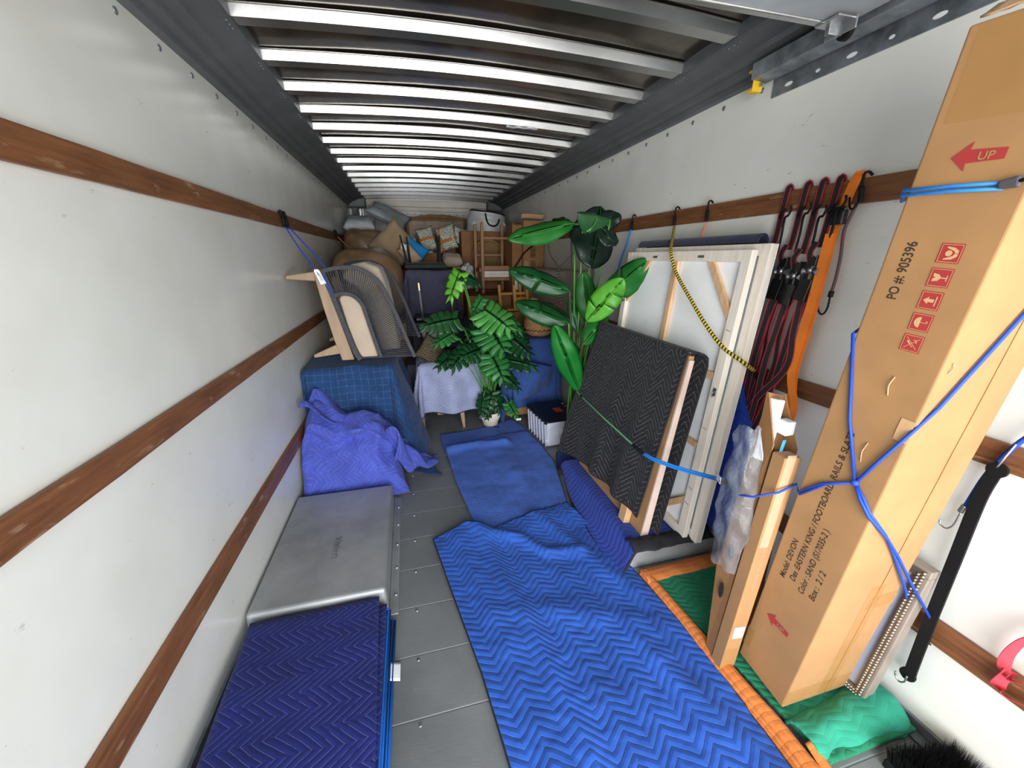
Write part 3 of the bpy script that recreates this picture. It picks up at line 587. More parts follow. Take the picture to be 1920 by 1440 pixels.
# handling symbols
def icon(sc_, kind):
    t0 = .075; h = .0205; par = link('handling_symbol', flatpoly([[(sc_ - h, t0 - h), (sc_ + h, t0 - h), (sc_ + h, t0 + h), (sc_ - h, t0 + h)]], B0, BA, BV, .001), M_red, tb)
    P = []
    def q(pts, k=.0165): P.append([(sc_ + a * k, t0 + b * k) for a, b in pts])    # a = up the box, b = away; symbol's own up is +b
    def circ(ca, cb_, r, n=14): return [(ca + r * cos(2 * pi * i / n), cb_ + r * sin(2 * pi * i / n)) for i in range(n)]
    def ln(a, b, w_): d = Vector((b[0] - a[0], b[1] - a[1])).normalized(); s = (-d.y * w_, d.x * w_); return [(a[0] - s[0], a[1] - s[1]), (b[0] - s[0], b[1] - s[1]), (b[0] + s[0], b[1] + s[1]), (a[0] + s[0], a[1] + s[1])]
    q([(-1.12, -1.12), (1.12, -1.12), (1.12, -1.06), (-1.12, -1.06)]); q([(-1.12, 1.06), (1.12, 1.06), (1.12, 1.12), (-1.12, 1.12)]); q([(-1.12, -1.06), (-1.06, -1.06), (-1.06, 1.06), (-1.12, 1.06)]); q([(1.06, -1.06), (1.12, -1.06), (1.12, 1.06), (1.06, 1.06)])
    if kind == 'hands': q(circ(0, .15, .38)); q([(-.85, .5), (-.7, .55), (-.3, -.35), (.0, -.5), (.0, -.85), (-.4, -.8), (-.75, -.3)]); q([(.85, .5), (.7, .55), (.3, -.35), (.05, -.5), (.05, -.85), (.4, -.8), (.75, -.3)])
    if kind == 'glass': q([(-.55, .8), (-.1, .72), (0, .45), (.12, .75), (.55, .8), (.42, .15), (.1, -.1), (-.1, -.1), (-.42, .15)]); q([(-.07, -.1), (.07, -.1), (.07, -.7), (-.07, -.7)]); q([(-.4, -.7), (.4, -.7), (.4, -.82), (-.4, -.82)])
    if kind == 'up': q([(-.22, -.45), (.22, -.45), (.22, .2), (-.22, .2)]); q([(-.5, .2), (.5, .2), (0, .8)]); q([(-.65, -.72), (.65, -.72), (.65, -.58), (-.65, -.58)])
    if kind == 'umbrella': q([(-.75, .05)] + [(-.75 * cos(pi * i / 12), .05 + .72 * sin(pi * i / 12)) for i in range(1, 12)] + [(.75, .05)]); q([(-.04, .05), (.04, .05), (.04, -.7), (-.04, -.7)]); q(ln((0, -.7), (.22, -.75), .05)); q(ln((.22, -.75), (.26, -.55), .05))
    if kind == 'hooks': q(ln((-.8, -.8), (.8, .8), .035)); q(ln((-.8, .8), (.8, -.8), .035)); q(ln((-.1, .2), (.3, .6), .1)); q(ln((.1, -.5), (.5, -.45), .07)); q(ln((.5, -.45), (.55, -.1), .05)); q(ln((-.5, -.2), (-.2, .1), .05))
    link('symbol_mark', flatpoly(P, B0, BA, BV, .0016), pm('kraft_print', 'c79c70', .8, vary=.02), par)
for c_, kd in ((1.543, 'hands'), (1.491, 'glass'), (1.440, 'up'), (1.389, 'umbrella'), (1.338, 'hooks')): icon(c_, kd)
# torn spots
for s, t, L_, f in ((1.225, .078, .05, FD), (1.03, .075, .06, FD), (1.30, .02, .025, FL)):
    tube('tear', [f(s - L_ / 2, t, .002), f(s, t + .004, .005), f(s + L_ / 2, t + .001, .002)], [.001] * 8 + [.0035] + [.001] * 8 if False else .0014, M_cardl, tb)
surf('torn_patch', 6, 6, lambda u, v: FD(1.10 + .06 * v, .002 + .03 * u, .0015 + .002 * abs(nz(u * 5, v * 5))), M_cardl, tb)

# slim carton in front of the tall one
S0 = Vector((1.866, .872, .032)); S1 = Vector((1.925, .86, .96)); SA = (S1 - S0).normalized(); SL = (S1 - S0).length
SU = Vector((1, -.05, 0)); SU = (SU - SA * SU.dot(SA)).normalized(); SV = SA.cross(SU)
ts = thing('cardboard_box', 'slim pale-edged carton leaning beside the tall cardboard box, white sticker near its foot', 'cardboard box', S0)
mod_bevel(link('carton', boxes([obox(S0, SA, SU * .066, SV * .05, SL)]), M_card, ts), .003)
def FS(s, t, o=.001): return S0 + SA * s + SU * t - SV * o
text('MADE IN CHINA  P.O.#:313-070321-03B', FS(.60, .028, 0), -SA, SU, .016, M_printf, ts, width=.30)
surf('sticker', 2, 2, lambda u, v: FS(.155 + .055 * v, .012 + .046 * u), M_white, ts)
surf('tape', 4, 4, lambda u, v: FS(.0 + .10 * v, .002 + .062 * u), Mtape, ts); surf('tape', 4, 12, lambda u, v: FS(.58 + .36 * v, .006 + .035 * u, .0012 + .0008 * nz(u * 3, v * 9)), clearmat('clear_tape', 'e8d5b5', .35, .15, .002), ts)
# open carton with hand holes, foam corner and film
O0 = Vector((1.875, .925, .032)); OA = (Vector((1.962, 1.0, 1.135)) - O0).normalized()
to_ = thing('cardboard_box', 'open brown carton with hand holes, cut slanting at its top, behind the slim carton', 'cardboard box', O0)
tp0 = Vector((1.962, 1.0, 1.135)); nearb, farb = Vector((1.872, .925, .032)), Vector((1.876, .945, .032)); neart = Vector((1.935, .93, .93))
holes = link('side_panel', prism([nearb, farb + Vector((0, .015, 0)), Vector((1.900, 1.01, .40)), tp0, Vector((1.935, .92, .98))], 0, (.006, 0, 0)), M_cardd, to_)
for zc in (.52, .34):
    p = Vector((1.8845 + (zc - .3) * .062, .955, zc)); link('hand_hole', prism([p + Vector((-.002, .011 * sin(a) - .0, .038 * cos(a))) for a in [2 * pi * i / 16 for i in range(16)]], 0, (.001, 0, 0)), pm('dark_opening', '1e1812', .9), to_)
link('back_panel', prism([tp0, Vector((2.03, 1.0, 1.118)), Vector((2.06, .97, .05)), farb], 0, (0, .006, 0)), M_cardd, to_)
link('slanted_flap', prism([Vector((2.035, 1.0, 1.12)), Vector((2.035, .915, .95)), Vector((2.03, .91, .1)), Vector((2.03, 1.0, .1))], 0, (.006, 0, 0)), M_card, to_)
link('inner_flap', prism([Vector((1.972, .975, 1.08)), Vector((2.027, .975, 1.02)), Vector((2.027, .93, .82)), Vector((1.98, .94, .90))], 0, (.004, .004, 0)), M_cardd, to_)
fo = thing('foam_corner', 'white foam corner block sticking out of the open carton', 'packing foam', (1.99, .985, .85))
box('foam', [bar((1.945, .962, .90), (1.985, .985, 1.115), .030, .045, (0, 1, 0)), (1.985, 2.022, .925, .965, 1.0, 1.05)], M_foam, fo, .004)
def film(u, v):
    z = .46 + .56 * v; a = -2.4 + 3.1 * u; r = .028 + .028 * sin(pi * min(1, v * .9 + .12)) + .014 * nz(u * 5, v * 7, 1, 7); cx, cy = 1.905 + (z - .3) * .055, .965 + .04 * v
    return Vector((cx - .03 + r * cos(a + pi) * .9 + .012 * nz(v * 9, u * 4, 1, 5), cy + r * 1.25 * sin(a), z + .02 * nz(u * 4, v * 3, 1, 9)))
o = surf('plastic_film', 40, 60, film, M_film); tag(o, 'crumpled clear plastic wrap hanging off the open carton with hand holes', 'plastic wrap')
o = surf('blue_tape_scrap', 5, 8, lambda u, v: Vector((1.945 + .014 * u + .01 * v, .905, .93 + .07 * v)), pm('cyan_tape', '3d9fd0', .5), None, thick=.001); tag(o, 'small light blue tape scrap at the slim carton top', 'tape')

# picture frame behind the tall box
pf = thing('picture_frame', 'silver beaded picture frame leaning on the right wall behind the tall box', 'picture frame', (2.30, .66, .05))
F0 = Vector((2.262, .632, .045)); FAx = Vector((.065, -.012, .575)).normalized() ; FYv = Vector((-.02, 1, 0)); FYv = (FYv - FAx * FYv.dot(FAx)).normalized(); FN = FYv.cross(FAx); FN = FN if FN.x < 0 else -FN; FH, FWd = .585, .42
def PF(a, b_, o=0): return F0 + FYv * a + FAx * b_ + FN * o
def frm(inset, wd, o0, o1):
    r = []
    for (a0, a1, b0, b1) in ((inset, FWd - inset, inset, inset + wd), (inset, FWd - inset, FH - inset - wd, FH - inset), (inset, inset + wd, inset + wd, FH - inset - wd), (FWd - inset - wd, FWd - inset, inset + wd, FH - inset - wd)):
        r.append([PF(a0, b0, o0), PF(a1, b0, o0), PF(a1, b1, o0), PF(a0, b1, o0), PF(a0, b0, o1), PF(a1, b0, o1), PF(a1, b1, o1), PF(a0, b1, o1)])
    return r
box('frame', frm(0, .03, -.045, 0), pm('champagne_paint', 'a3958a', .4, .3), pf, .003); box('inner_frame', frm(.008, .028, -.02, .004), pm('antique_silver', '8f8174', .35, .7), pf, .002)
bm = bmesh.new()
for k in range(2):
    ins = .014 + .012 * k
    for i in range(46):
        for a, b_ in ((ins + i * (FWd - 2 * ins) / 45, ins), (ins, ins + i * (FH - 2 * ins) / 45)): bmesh.ops.create_uvsphere(bm, u_segments=6, v_segments=4, radius=.0046, matrix=Matrix.Translation(PF(a, b_, .006)))
link('beading', from_bm(bm, True), pm('pale_silver', 'd9cdbb', .3, .8), pf)
k = N('misty_print'); k.l(k.mix(k.noise(5, 2), lin('bcc3dc'), lin('c9cee0')), k.b.inputs['Base Color']); k.set(Roughness=.2)
link('glazed_print', boxes([[PF(.03, .03, -.012), PF(FWd - .03, .03, -.012), PF(FWd - .03, FH - .03, -.012), PF(.03, FH - .03, -.012), PF(.03, .03, -.008), PF(FWd - .03, .03, -.008), PF(FWd - .03, FH - .03, -.008), PF(.03, FH - .03, -.008)]]), k.m, pf)

# large canvas seen from behind
def canvas(name, base, top, y0, y1, th, label, full=True):
    b_, t_ = Vector(base), Vector(top); ax = (t_ - b_); L = ax.length; ax.normalize(); yv = Vector((0, 1, 0)); nn = yv.cross(ax); nn = nn if nn.x < 0 else -nn
    T = thing(name, label, 'canvas', (b_.x, (y0 + y1) / 2, b_.z))
    P = lambda y, s, o=0: Vector((b_.x, 0, b_.z)) + Vector((0, y, 0)) + ax * s + nn * o
    def rb(nm, y_0, y_1, s0, s1, o0, o1, m=M_pinep): return box(nm, [[P(y_0, s0, o0), P(y_1, s0, o0), P(y_1, s1, o0), P(y_0, s1, o0), P(y_0, s0, o1), P(y_1, s0, o1), P(y_1, s1, o1), P(y_0, s1, o1)]], m, T, .002)
    wd = .05
    link('canvas_sheet', boxes([[P(y0, 0, -th), P(y1, 0, -th), P(y1, L, -th), P(y0, L, -th), P(y0, 0, -th + .003), P(y1, 0, -th + .003), P(y1, L, -th + .003), P(y0, L, -th + .003)]]), M_canvas, T)
    for a in ((y0, y0 + wd, 0, L), (y1 - wd, y1, 0, L)): rb('stile', *a, -th + .004, 0)
    for s0 in (0, L - wd): rb('rail', y0 + wd, y1 - wd, s0, s0 + wd, -th + .004, -.001)
    if full:
        ym = (y0 + y1) / 2; rb('brace', ym - .018, ym + .018, wd, L - wd, -.022, -.004, M_pine); rb('brace', y0 + wd, y1 - wd, .86, .895, -.024, -.006, M_pine)
        for s0 in (.52, .17): pass
        def diag(ya, sa, yb, sb): box('corner_brace', [bar(P(ya, sa, -.012), P(yb, sb, -.012), .034, .014, nn)], M_pine, T, .002)
        diag(y0 + .24, L - .045, y0 + .04, L - .30); diag(y1 - .24, L - .045, y1 - .04, L - .30); diag(y0 + .26, .03, y0 + .04, .22); diag(y1 - .24, .045, y1 - .04, .30)
        rb('brace', y0 + .04, y0 + .5, .50, .53, -.02, -.006, M_pine)
        for yy, ss in ((y0 + .30, L - .028), (y0 + .68, L - .03)):
            box('hanger', [[P(yy - .022, ss - .006, 0), P(yy + .022, ss - .006, 0), P(yy + .022, ss + .006, 0), P(yy - .022, ss + .006, 0), P(yy - .022, ss - .006, .003), P(yy + .022, ss - .006, .003), P(yy + .022, ss + .006, .003), P(yy - .022, ss + .006, .003)]], M_silver, T, .001)
        tube('hanger_ring', [P(y0 + .02, .80 + .012 * sin(a), .006 + .008 * cos(a)) for a in [i * 2 * pi / 10 for i in range(11)]], .0022, M_silver, T, n=2, seg=6)
        box('hanger', [[P(y0 + .01, .79, 0), P(y0 + .03, .79, 0), P(y0 + .03, .83, 0), P(y0 + .01, .83, 0), P(y0 + .01, .79, .003), P(y0 + .03, .79, .003), P(y0 + .03, .83, .003), P(y0 + .01, .83, .003)]], M_silver, T, .001)
        for ss in (.2, .29, .62, 1.1): tube('staple', [P(y0 + .012, ss, .0015), P(y0 + .04, ss + .004, .0015)], .0012, pm('brown_stain', '9c6b4a', .8), T)
    return T
canvas('stretched_canvas', (2.088, 0, .162), (2.205, 0, 1.606), 1.42, 2.41, .028, 'large canvas turned back to front, its pale wooden stretcher and braces showing', True)
canvas('stretched_canvas', (2.132, 0, .162), (2.252, 0, 1.630), 1.375, 2.40, .036, 'white-edged canvas standing directly behind the large stretcher, close to the right wall', False)
o = surf('moving_blanket', 50, 24, lambda u, v: Vector((2.292 + .028 * cos(pi * v) + .004 * nz(u * 9, v, 1), 1.46 + .93 * u, (1.625 if 0 else 1.635) + (.036 * sin(pi * v) if 0 < v < 1 else 0) - .5 * 0)), pm('dark_navy_cloth', '1a2140', .9, sheen=.2, bump=.002, bs=60), None, thick=.006)
tag(o, 'dark navy blanket folded over the top behind the large canvas', 'moving blanket')
o2 = surf('hanging_side', 40, 30, lambda u, v: Vector((2.32 + .003 * nz(u * 9, v * 5, 1) + .02 * v, 1.46 + .93 * u, 1.635 - .75 * v)), _c['dark_navy_cloth'], o, thick=.006)
# blue blanket hanging beside the canvases
def hb_(u, v):
    z = 1.045 - .84 * v; yc = 1.50 - .04 * v; hw = .03 + .10 * sm(0, .35, v) + .01 * sin(v * 9); a = -pi * .55 + 1.35 * pi * u
    return Vector((2.315 - (.035 + .028 * sm(0, .3, v)) * cos(a) * 1 + .010 * sin(u * 14 + v * 3) + .006 * nz(u * 4, v * 5, 1, 3), yc + hw * -sin(a) + .02 * nz(u * 2, v * 3, 1, 5) * v, z + .02 * sin(u * 6) * v))
o = surf('moving_blanket', 50, 60, hb_, quilt('vivid_blue_quilt', '2240a8', '4f6fd0', depth=.003, mixs=.5), None, .5, .85, .008); tag(o, 'vivid blue blanket bunched upright between the canvases and the right wall', 'moving blanket')

# smaller leaning panel wrapped by the charcoal blanket
pt = thing('flat_carton', 'wide flat carton leaning on the large canvas under the charcoal blanket', 'cardboard box', (1.92, 1.9, .152))
p0, p1 = Vector((1.897, 0, .152)), Vector((2.048, 0, 1.135)); pax = (p1 - p0); pL = pax.length; pax.normalize(); pn = Vector((0, 1, 0)).cross(pax); pn = pn if pn.x < 0 else -pn
PP = lambda y, s, o_=0: p0 + Vector((0, y, 0)) + pax * s + pn * o_
mod_bevel(link('panel', boxes([[PP(1.512, 0, -.036), PP(2.32, 0, -.036), PP(2.32, pL, -.028), PP(1.512, pL, -.028), PP(1.512, 0, 0), PP(2.32, 0, 0), PP(2.32, pL, 0), PP(1.512, pL, 0)]]), M_card, pt), .003)
link('edge_strip', boxes([[PP(1.502, 0, -.040), PP(1.512, 0, -.040), PP(1.512, pL - .02, -.024), PP(1.502, pL - .02, -.024), PP(1.502, 0, .002), PP(1.512, 0, .002), PP(1.512, pL - .02, .002), PP(1.502, pL - .02, .002)]]), M_pinkw, pt)
box('foot_block', [[PP(1.62, .0, .002), PP(1.68, .0, .002), PP(1.68, .14, .002), PP(1.62, .14, .002), PP(1.62, .0, .04), PP(1.68, .0, .04), PP(1.68, .14, .04), PP(1.62, .14, .04)]], M_cardl, pt, .002)
def cb_(u, v):
    # v: 0 front hem -> .46 up to the ridge -> 1 down behind
    yl, yr = 2.43, 1.515; y = yl + (yr - yl) * u; hem = interp(u, [(0, .0), (.42, .085), (.72, .09), (.95, .11), (1, .10)])[0]
    front = .52
    if v < front:
        k = v / front; s = hem + (pL + .012 - hem) * k; bul = .014 + .045 * (1 - k) ** 1.5 * (.6 + .4 * sin(u * 17)) + .012 * sin(u * 26 + 1) * (1 - k) + .006 * nz(u * 5, s * 6, 1, 3) + .03 * exp(-((u) / .1) ** 2) * (1 - k)
        y += .10 * (1 - k) * (1 - u) ** 2 - .02 * sm(0, .6, 1 - k) * 0 + .02 * sin(k * 5) * (1 - u) + .02 * (1 - k) * u
        s_ = min(s, pL - .0); o_ = bul
        if k > .94: o_ = bul * 1 + 0; 
        p = PP(y, s, o_); return p
    k = (v - front) / (1 - front); s = pL + .014 - (pL - .02) * max(0, k - .05) / .95 if k > .05 else pL + .014 + .008 * sin(k / .05 * pi)
    y = yl - (yl - 1.515) * u - .012 * u - (.035 * u if 1 else 0) * sm(0, .1, k)
    o_ = .012 - .085 * sm(0, .06, k) + .02 * k * sin(u * 9) * .3
    return PP(y, s, o_)
cbo = surf('moving_blanket', 110, 150, cb_, Q_black, None, .95, 2.05, .007, uvf=lambda u, v: (u * .95, v * 2.05)); tag(cbo, 'charcoal quilted blanket with pale zigzag stitching hung over the leaning panel', 'moving blanket')
band('binding', cb_, edge(60, (0, 0), (1, 0)) + edge(60, (1, 0), (1, 1))[1:], .0055, M_binding, cbo)

# ================================================================ straps and bungee cords
def hook(pts, r, m, parent, name='hook'): return tube(name, pts, r, m, parent, n=6, seg=8)
M_strap = None
def strapmat():
    k = N('black_red_webbing'); uv = k.n('ShaderNodeUVMap'); s = k.n('ShaderNodeSeparateXYZ'); k.l(uv.outputs[0], s.inputs[0])
    return k
def strap(name, path, w_, parent, up=(1, 0, 0), m1=None, m2=None, th=.0022, n=8):
    m1 = m1 or pm('black_webbing', '241b1e', .8); pth = cr_path(path, n); bm = bmesh.new(); add_tube(bm, pth, 0, 4, (w_, th), up); me = bpy.data.meshes.new('mesh'); bm.to_mesh(me); bm.free(); o = link(name, me, m1, parent)
    if m2 is not None:
        bm = bmesh.new()
        for s_ in (-1, 1):
            pr = []
            for i, p in enumerate(pth):
                d = (pth[min(i + 1, len(pth) - 1)] - pth[max(i - 1, 0)]).normalized(); sd = d.cross(Vector(up)); sd.normalize(); pr.append(p + sd * s_ * w_ * .44)
            add_tube(bm, pr, 0, 4, (w_ * .13, th + .0012), up)
        me = bpy.data.meshes.new('mesh'); bm.to_mesh(me); bm.free(); link('red_edging', me, m2, o)
    return o
M_redw = pm('red_edging', 'a8323c', .8)
def ratchet(y, zc, k, label):
    x = 2.362; T = thing('ratchet_strap', label, 'ratchet strap', (x, y, zc), 'ratchet straps hung on the upper right rail')
    dy = -.02 * (k % 2)
    # loop over the rail, down to the ratchet
    strap('webbing', [(2.392, y - .01, 1.80), (2.384, y - .01, 1.849), (2.374, y - .006, 1.846), (2.368, y - .004, 1.76), (2.366, y, 1.66), (x, y + .004, zc + .09)], .027, T, m2=M_redw)
    strap('webbing', [(x - .008, y + .012, zc + .11), (x - .02, y + .02, zc + .07), (x - .016, y + .006, zc + .02)], .026, T, m2=M_redw)
    body = box('ratchet', [bar((x - .008, y - .016, zc + .06), (x - .014, y - .016 + .01, zc - .07), .004, .034, (1, 0, 0)), bar((x - .008, y + .018, zc + .06), (x - .014, y + .018 + .01, zc - .07), .004, .026, (1, 0, 0)), bar((x - .02, y + .004, zc - .03), (x - .03, y + .012, zc - .115), .05, .022, (1, 0, 0)), bar((x - .012, y, zc + .055), (x - .012, y, zc + .02), .036, .018, (1, 0, 0))], M_blackpl, T, .003)
    bm = bmesh.new()
    for q in (-1, 1): bmesh.ops.create_cone(bm, cap_ends=True, segments=14, radius1=.014, radius2=.014, depth=.006, matrix=Matrix.Translation((x - .018, y + .028 * q, zc)) @ Matrix.Rotation(pi / 2, 4, 'X'))
    bmesh.ops.create_cone(bm, cap_ends=True, segments=12, radius1=.009, radius2=.009, depth=.06, matrix=Matrix.Translation((x - .018, y, zc)) @ Matrix.Rotation(pi / 2, 4, 'X')); link('axle', from_bm(bm, False), M_silver, body)
    bm = bmesh.new(); bmesh.ops.create_cone(bm, cap_ends=True, segments=14, radius1=.012, radius2=.010, depth=.006, matrix=Matrix.Translation((x - .034, y - .004, zc + .004)) @ Matrix.Rotation(pi / 2, 4, 'Y')); link('bolt_head', from_bm(bm, True), M_silver, body)
    # hook standing above the ratchet on its short webbing
    hook([(x - .006, y - .03, zc + .08), (x - .012, y - .04, zc + .15), (x - .02, y - .046, zc + .20), (x - .03, y - .058, zc + .222), (x - .04, y - .078, zc + .225), (x - .042, y - .088, zc + .245), (x - .042, y - .084, zc + .262)], .0045, M_black, T)
    hook([(x - .004, y - .005, 1.735), (x - .02, y - .03, 1.75), (x - .028, y - .05, 1.765)], .004, M_black, T)
    # long tails gathered below
    rnd = random.Random(k)
    for q in range(4):
        a = rnd.uniform(-.03, .03); b_ = rnd.uniform(-.035, .035); zl = (.66, .60, .74, .70)[q]; 
        strap('tail', [(x - .02, y + .01 * q - .015, zc - .08), (x - .02 - .004 * q, y + .02 + a * .5, zc - .24), (x - .012 - .006 * q, y + a + .035, 1.12), (x - .016 - .008 * q, 1.40 + b_ + (y - 1.37) * .42, .92), (x - .02 - .007 * q, 1.41 + b_ * .6 + (y - 1.37) * .2, zl)], .026, T, up=(1, .25 * (q - 1.5), 0), m2=M_redw)
ys = [1.470, 1.386, 1.322, 1.258]; zz = [1.512, 1.515, 1.498, 1.522]
lbs = ['black and red ratchet strap hung on the upper right rail, nearest the large canvas', 'black and red ratchet strap second from the large canvas, its reel level with the first', 'black and red ratchet strap third from the large canvas, hung slightly lowest', 'black and red ratchet strap right beside the orange strap']
for k in range(4): ratchet(ys[k], zz[k], k, lbs[k])
t = thing('cam_strap', 'bright orange webbing strap with black buckle hanging from the upper right rail', 'strap', (2.36, 1.21, 1.3))
strap('webbing', [(2.392, 1.185, 1.80), (2.384, 1.188, 1.85), (2.372, 1.190, 1.847), (2.368, 1.20, 1.80), (2.366, 1.210, 1.74), (2.36, 1.214, 1.69), (2.35, 1.213, 1.55), (2.346, 1.219, 1.32), (2.346, 1.232, 1.13), (2.35, 1.225, 1.03), (2.352, 1.215, .945)], .034, t, m1=M_orange, up=(1, .15, 0))
strap('webbing', [(2.35, 1.222, 1.66), (2.34, 1.224, 1.40), (2.34, 1.24, 1.12), (2.345, 1.20, .98), (2.35, 1.205, .90)], .03, t, m1=M_orange, up=(1, .3, 0))
box('buckle', [(2.345, 2.372, 1.188, 1.238, 1.690, 1.742), (2.338, 2.35, 1.180, 1.246, 1.735, 1.752)], M_blackpl, t, .005)
def bungee(name, label, path, r, m, group=None, cat='bungee cord', loc=None, n=10):
    T = thing(name, label, cat, loc or path[0], group); tube('cord', path, r, m, T, n=n); return T
def stripemat(name, a, b, freq=55):
    k = N(name); uv = k.n('ShaderNodeUVMap'); s = k.n('ShaderNodeSeparateXYZ'); k.l(uv.outputs[0], s.inputs[0])
    f = k.math('FRACT', k.math('ADD', k.math('MULTIPLY', s.outputs[1], freq), s.outputs[0])); k.l(k.mix(k.math('GREATER_THAN', f, .5), lin(a), lin(b)), k.b.inputs['Base Color']); k.set(Roughness=.7); return k.m
M_yb = stripemat('yellow_black_braid', 'd9bf33', '17150f', 60); M_bw = stripemat('black_white_braid', 'c9c4b6', '17150f', 34); M_rbr = stripemat('dark_red_braid', '6d3b40', '4a4044', 90)
M_crust = M_black
def railhook(T, x, y, z=1.845, dz=.0, back=.03):
    hook([(2.375, y + .0, z + .0), (2.372, y + .012, z + .012), (2.362, y + .018, z + .006), (2.358, y + .014, z - .03), (x - .004, y + .004, z - .075)], .0045, M_black, T)
    hook([(2.358, y + .014, z - .035), (x - .004, y + .002, z - .085)], .009, M_black, T, 'hook_cover')
t = bungee('bungee_cord', 'blue bungee cord hooked on the right rail beside the banana plant', [(2.352, 2.655, 1.765), (2.352, 2.70, 1.66), (2.355, 2.764, 1.56), (2.36, 2.84, 1.40)], .006, M_lblue); railhook(t, 2.355, 2.645)
t = bungee('bungee_cord', 'yellow and black braided bungee cord slanting across the large canvas', [(2.352, 2.17, 1.745), (2.30, 2.10, 1.692), (2.24, 2.02, 1.655), (2.178, 1.93, 1.60), (2.165, 1.85, 1.50), (2.150, 1.70, 1.385), (2.150, 1.56, 1.27), (2.165, 1.45, 1.185), (2.20, 1.36, 1.135), (2.27, 1.36, 1.09)], .0085, M_yb); railhook(t, 2.355, 2.170)
hook([(2.27, 1.36, 1.09), (2.32, 1.385, 1.06), (2.345, 1.40, 1.02), (2.352, 1.40, .98)], .008, M_black, t)
t = bungee('bungee_cord', 'short orange cord hooked on the right rail above the navy blanket', [(2.352, 1.895, 1.745), (2.35, 1.915, 1.70), (2.352, 1.93, 1.62)], .005, pm('orange_cord', 'e2805a', .6)); railhook(t, 2.355, 1.900)
t = bungee('bungee_cord', 'dark red bungee cord with open hook hanging beside the orange strap', [(2.356, 1.150, 1.775), (2.357, 1.170, 1.71), (2.36, 1.180, 1.66), (2.36, 1.170, 1.575), (2.36, 1.168, 1.50), (2.36, 1.171, 1.452)], .0055, M_rbr); railhook(t, 2.358, 1.142)
hook([(2.36, 1.171, 1.452), (2.36, 1.172, 1.43)], .009, M_black, t, 'hook_cover'); hook([(2.36, 1.172, 1.43), (2.36, 1.172, 1.39), (2.36, 1.180, 1.367), (2.36, 1.192, 1.362), (2.36, 1.205, 1.375), (2.36, 1.210, 1.39)], .0035, M_black, t)
hook([(2.36, 1.19, 1.78), (2.352, 1.175, 1.745), (2.35, 1.16, 1.74), (2.352, 1.15, 1.76)], .0035, M_black, t)
t = bungee('bungee_cord', 'thin green bungee cord slanting across the charcoal blanket from the banana plant', [(1.90, 2.443, .663), (1.873, 2.13, .665), (1.868, 1.90, .655), (1.872, 1.698, .642), (1.874, 1.62, .636)], .0045, M_grnc)
hook([(1.874, 1.63, .636), (1.876, 1.585, .631), (1.88, 1.56, .628)], .009, M_black, t, 'hook_cover'); hook([(1.888, 2.33, .665), (1.886, 2.30, .666)], .008, M_black, t, 'hook_cover')
t = thing('bungee_cord', 'bright blue doubled bungee cord running from the charcoal blanket past the canvases', 'bungee cord', (1.97, 1.4, .6))
for d in (0, .011): tube('cord', [(1.880, 1.545 - d, .626 + d), (1.892, 1.45, .634 + d), (1.945, 1.33, .645 + d), (1.975, 1.22, .672 + d), (1.95, 1.10, .725 + d)], .005, M_lblue, t)
hook([(1.88, 1.57, .628), (1.88, 1.54, .63)], .008, M_black, t, 'hook_cover'); hook([(1.95, 1.11, .722), (1.935, 1.07, .738), (1.925, 1.045, .748)], .011, M_black, t, 'hook_cover')
surf('tag_label', 5, 4, lambda u, v: Vector((1.965 - .03 * u, 1.16 - .06 * u, .705 + .03 * v + .01 * u)), M_white, t, thick=.001)
# the blue cord web around the tall box
t = thing('bungee_cord', 'royal blue bungee cords knotted on the tall cardboard box', 'bungee cord', FD(.938, .064, .006)); K = FD(.940, .064, .008); r = .0043
tube('cord', [K, FD(1.1, .135, .006), FD(1.326, .205, .004), (2.15, .895, 1.37), (2.378, .93, 1.40)], r, M_blue, t, smooth_path=False)
tube('cord', [K, FD(1.03, .035, .007), FD(1.125, .002, .008), FL(1.20, .035, .007), FL(1.43, .172, .007), FL(1.60, .285, .006), (2.355, .64, 1.74), (2.365, .62, 1.83)], r, M_blue, t, smooth_path=False)
for d in (0, .012): tube('cord', [K, FD(.88 + d, .14, .007), FD(.805 + d * 1.4, .196, .006), (1.99, .852, .862 + d), (1.912, .846, .845 + d), (1.875, .90, .80 + d), (1.868, .96, .77), (1.93, 1.06, .742)], r * .85, M_blue, t, smooth_path=False) if d == 0 else tube('cord', [K, FD(.885, .13, .007), FD(.80, .19, .006)], r * .85, M_blue, t, smooth_path=False)
tube('cord', [K, FD(.91, .03, .008), FD(.882, .004, .009), FL(.80, .07, .009), FL(.70, .156, .009), FL(.515, .30, .012), (2.36, .664, .445)], r, M_blue, t, smooth_path=False)
tube('cord', [K, FD(.905, .035, .012), FD(.875, .002, .014), FL(.79, .075, .014), FL(.705, .16, .013), FL(.54, .31, .014), (2.365, .595, .445)], r, M_blue, t, smooth_path=False)
bm = bmesh.new(); bmesh.ops.create_uvsphere(bm, u_segments=10, v_segments=8, radius=.010, matrix=Matrix.Translation(K)); link('knot', from_bm(bm, True), M_blue, t)
for y in (.664, .595):
    hook([(2.362, y, .455), (2.366, y - .002, .43)], .009, M_black, t, 'hook_cover'); hook([(2.366, y, .43), (2.374, y - .006, .40), (2.376, y - .008, .36), (2.384, y - .01, .350)], .003, M_black, t)
t = thing('bungee_cord', 'light blue bungee cord with grey plastic hook across the top of the tall box', 'bungee cord', FD(1.67, .2, .006))
for d in (0, .010): tube('cord', [(2.378, .94, 1.78), (2.12, .865, 1.72), FD(1.663 + d, .206, .006), FD(1.667 + d, .12, .006), FD(1.668 + d, .035, .006)], .0036, M_lblue, t, smooth_path=False)
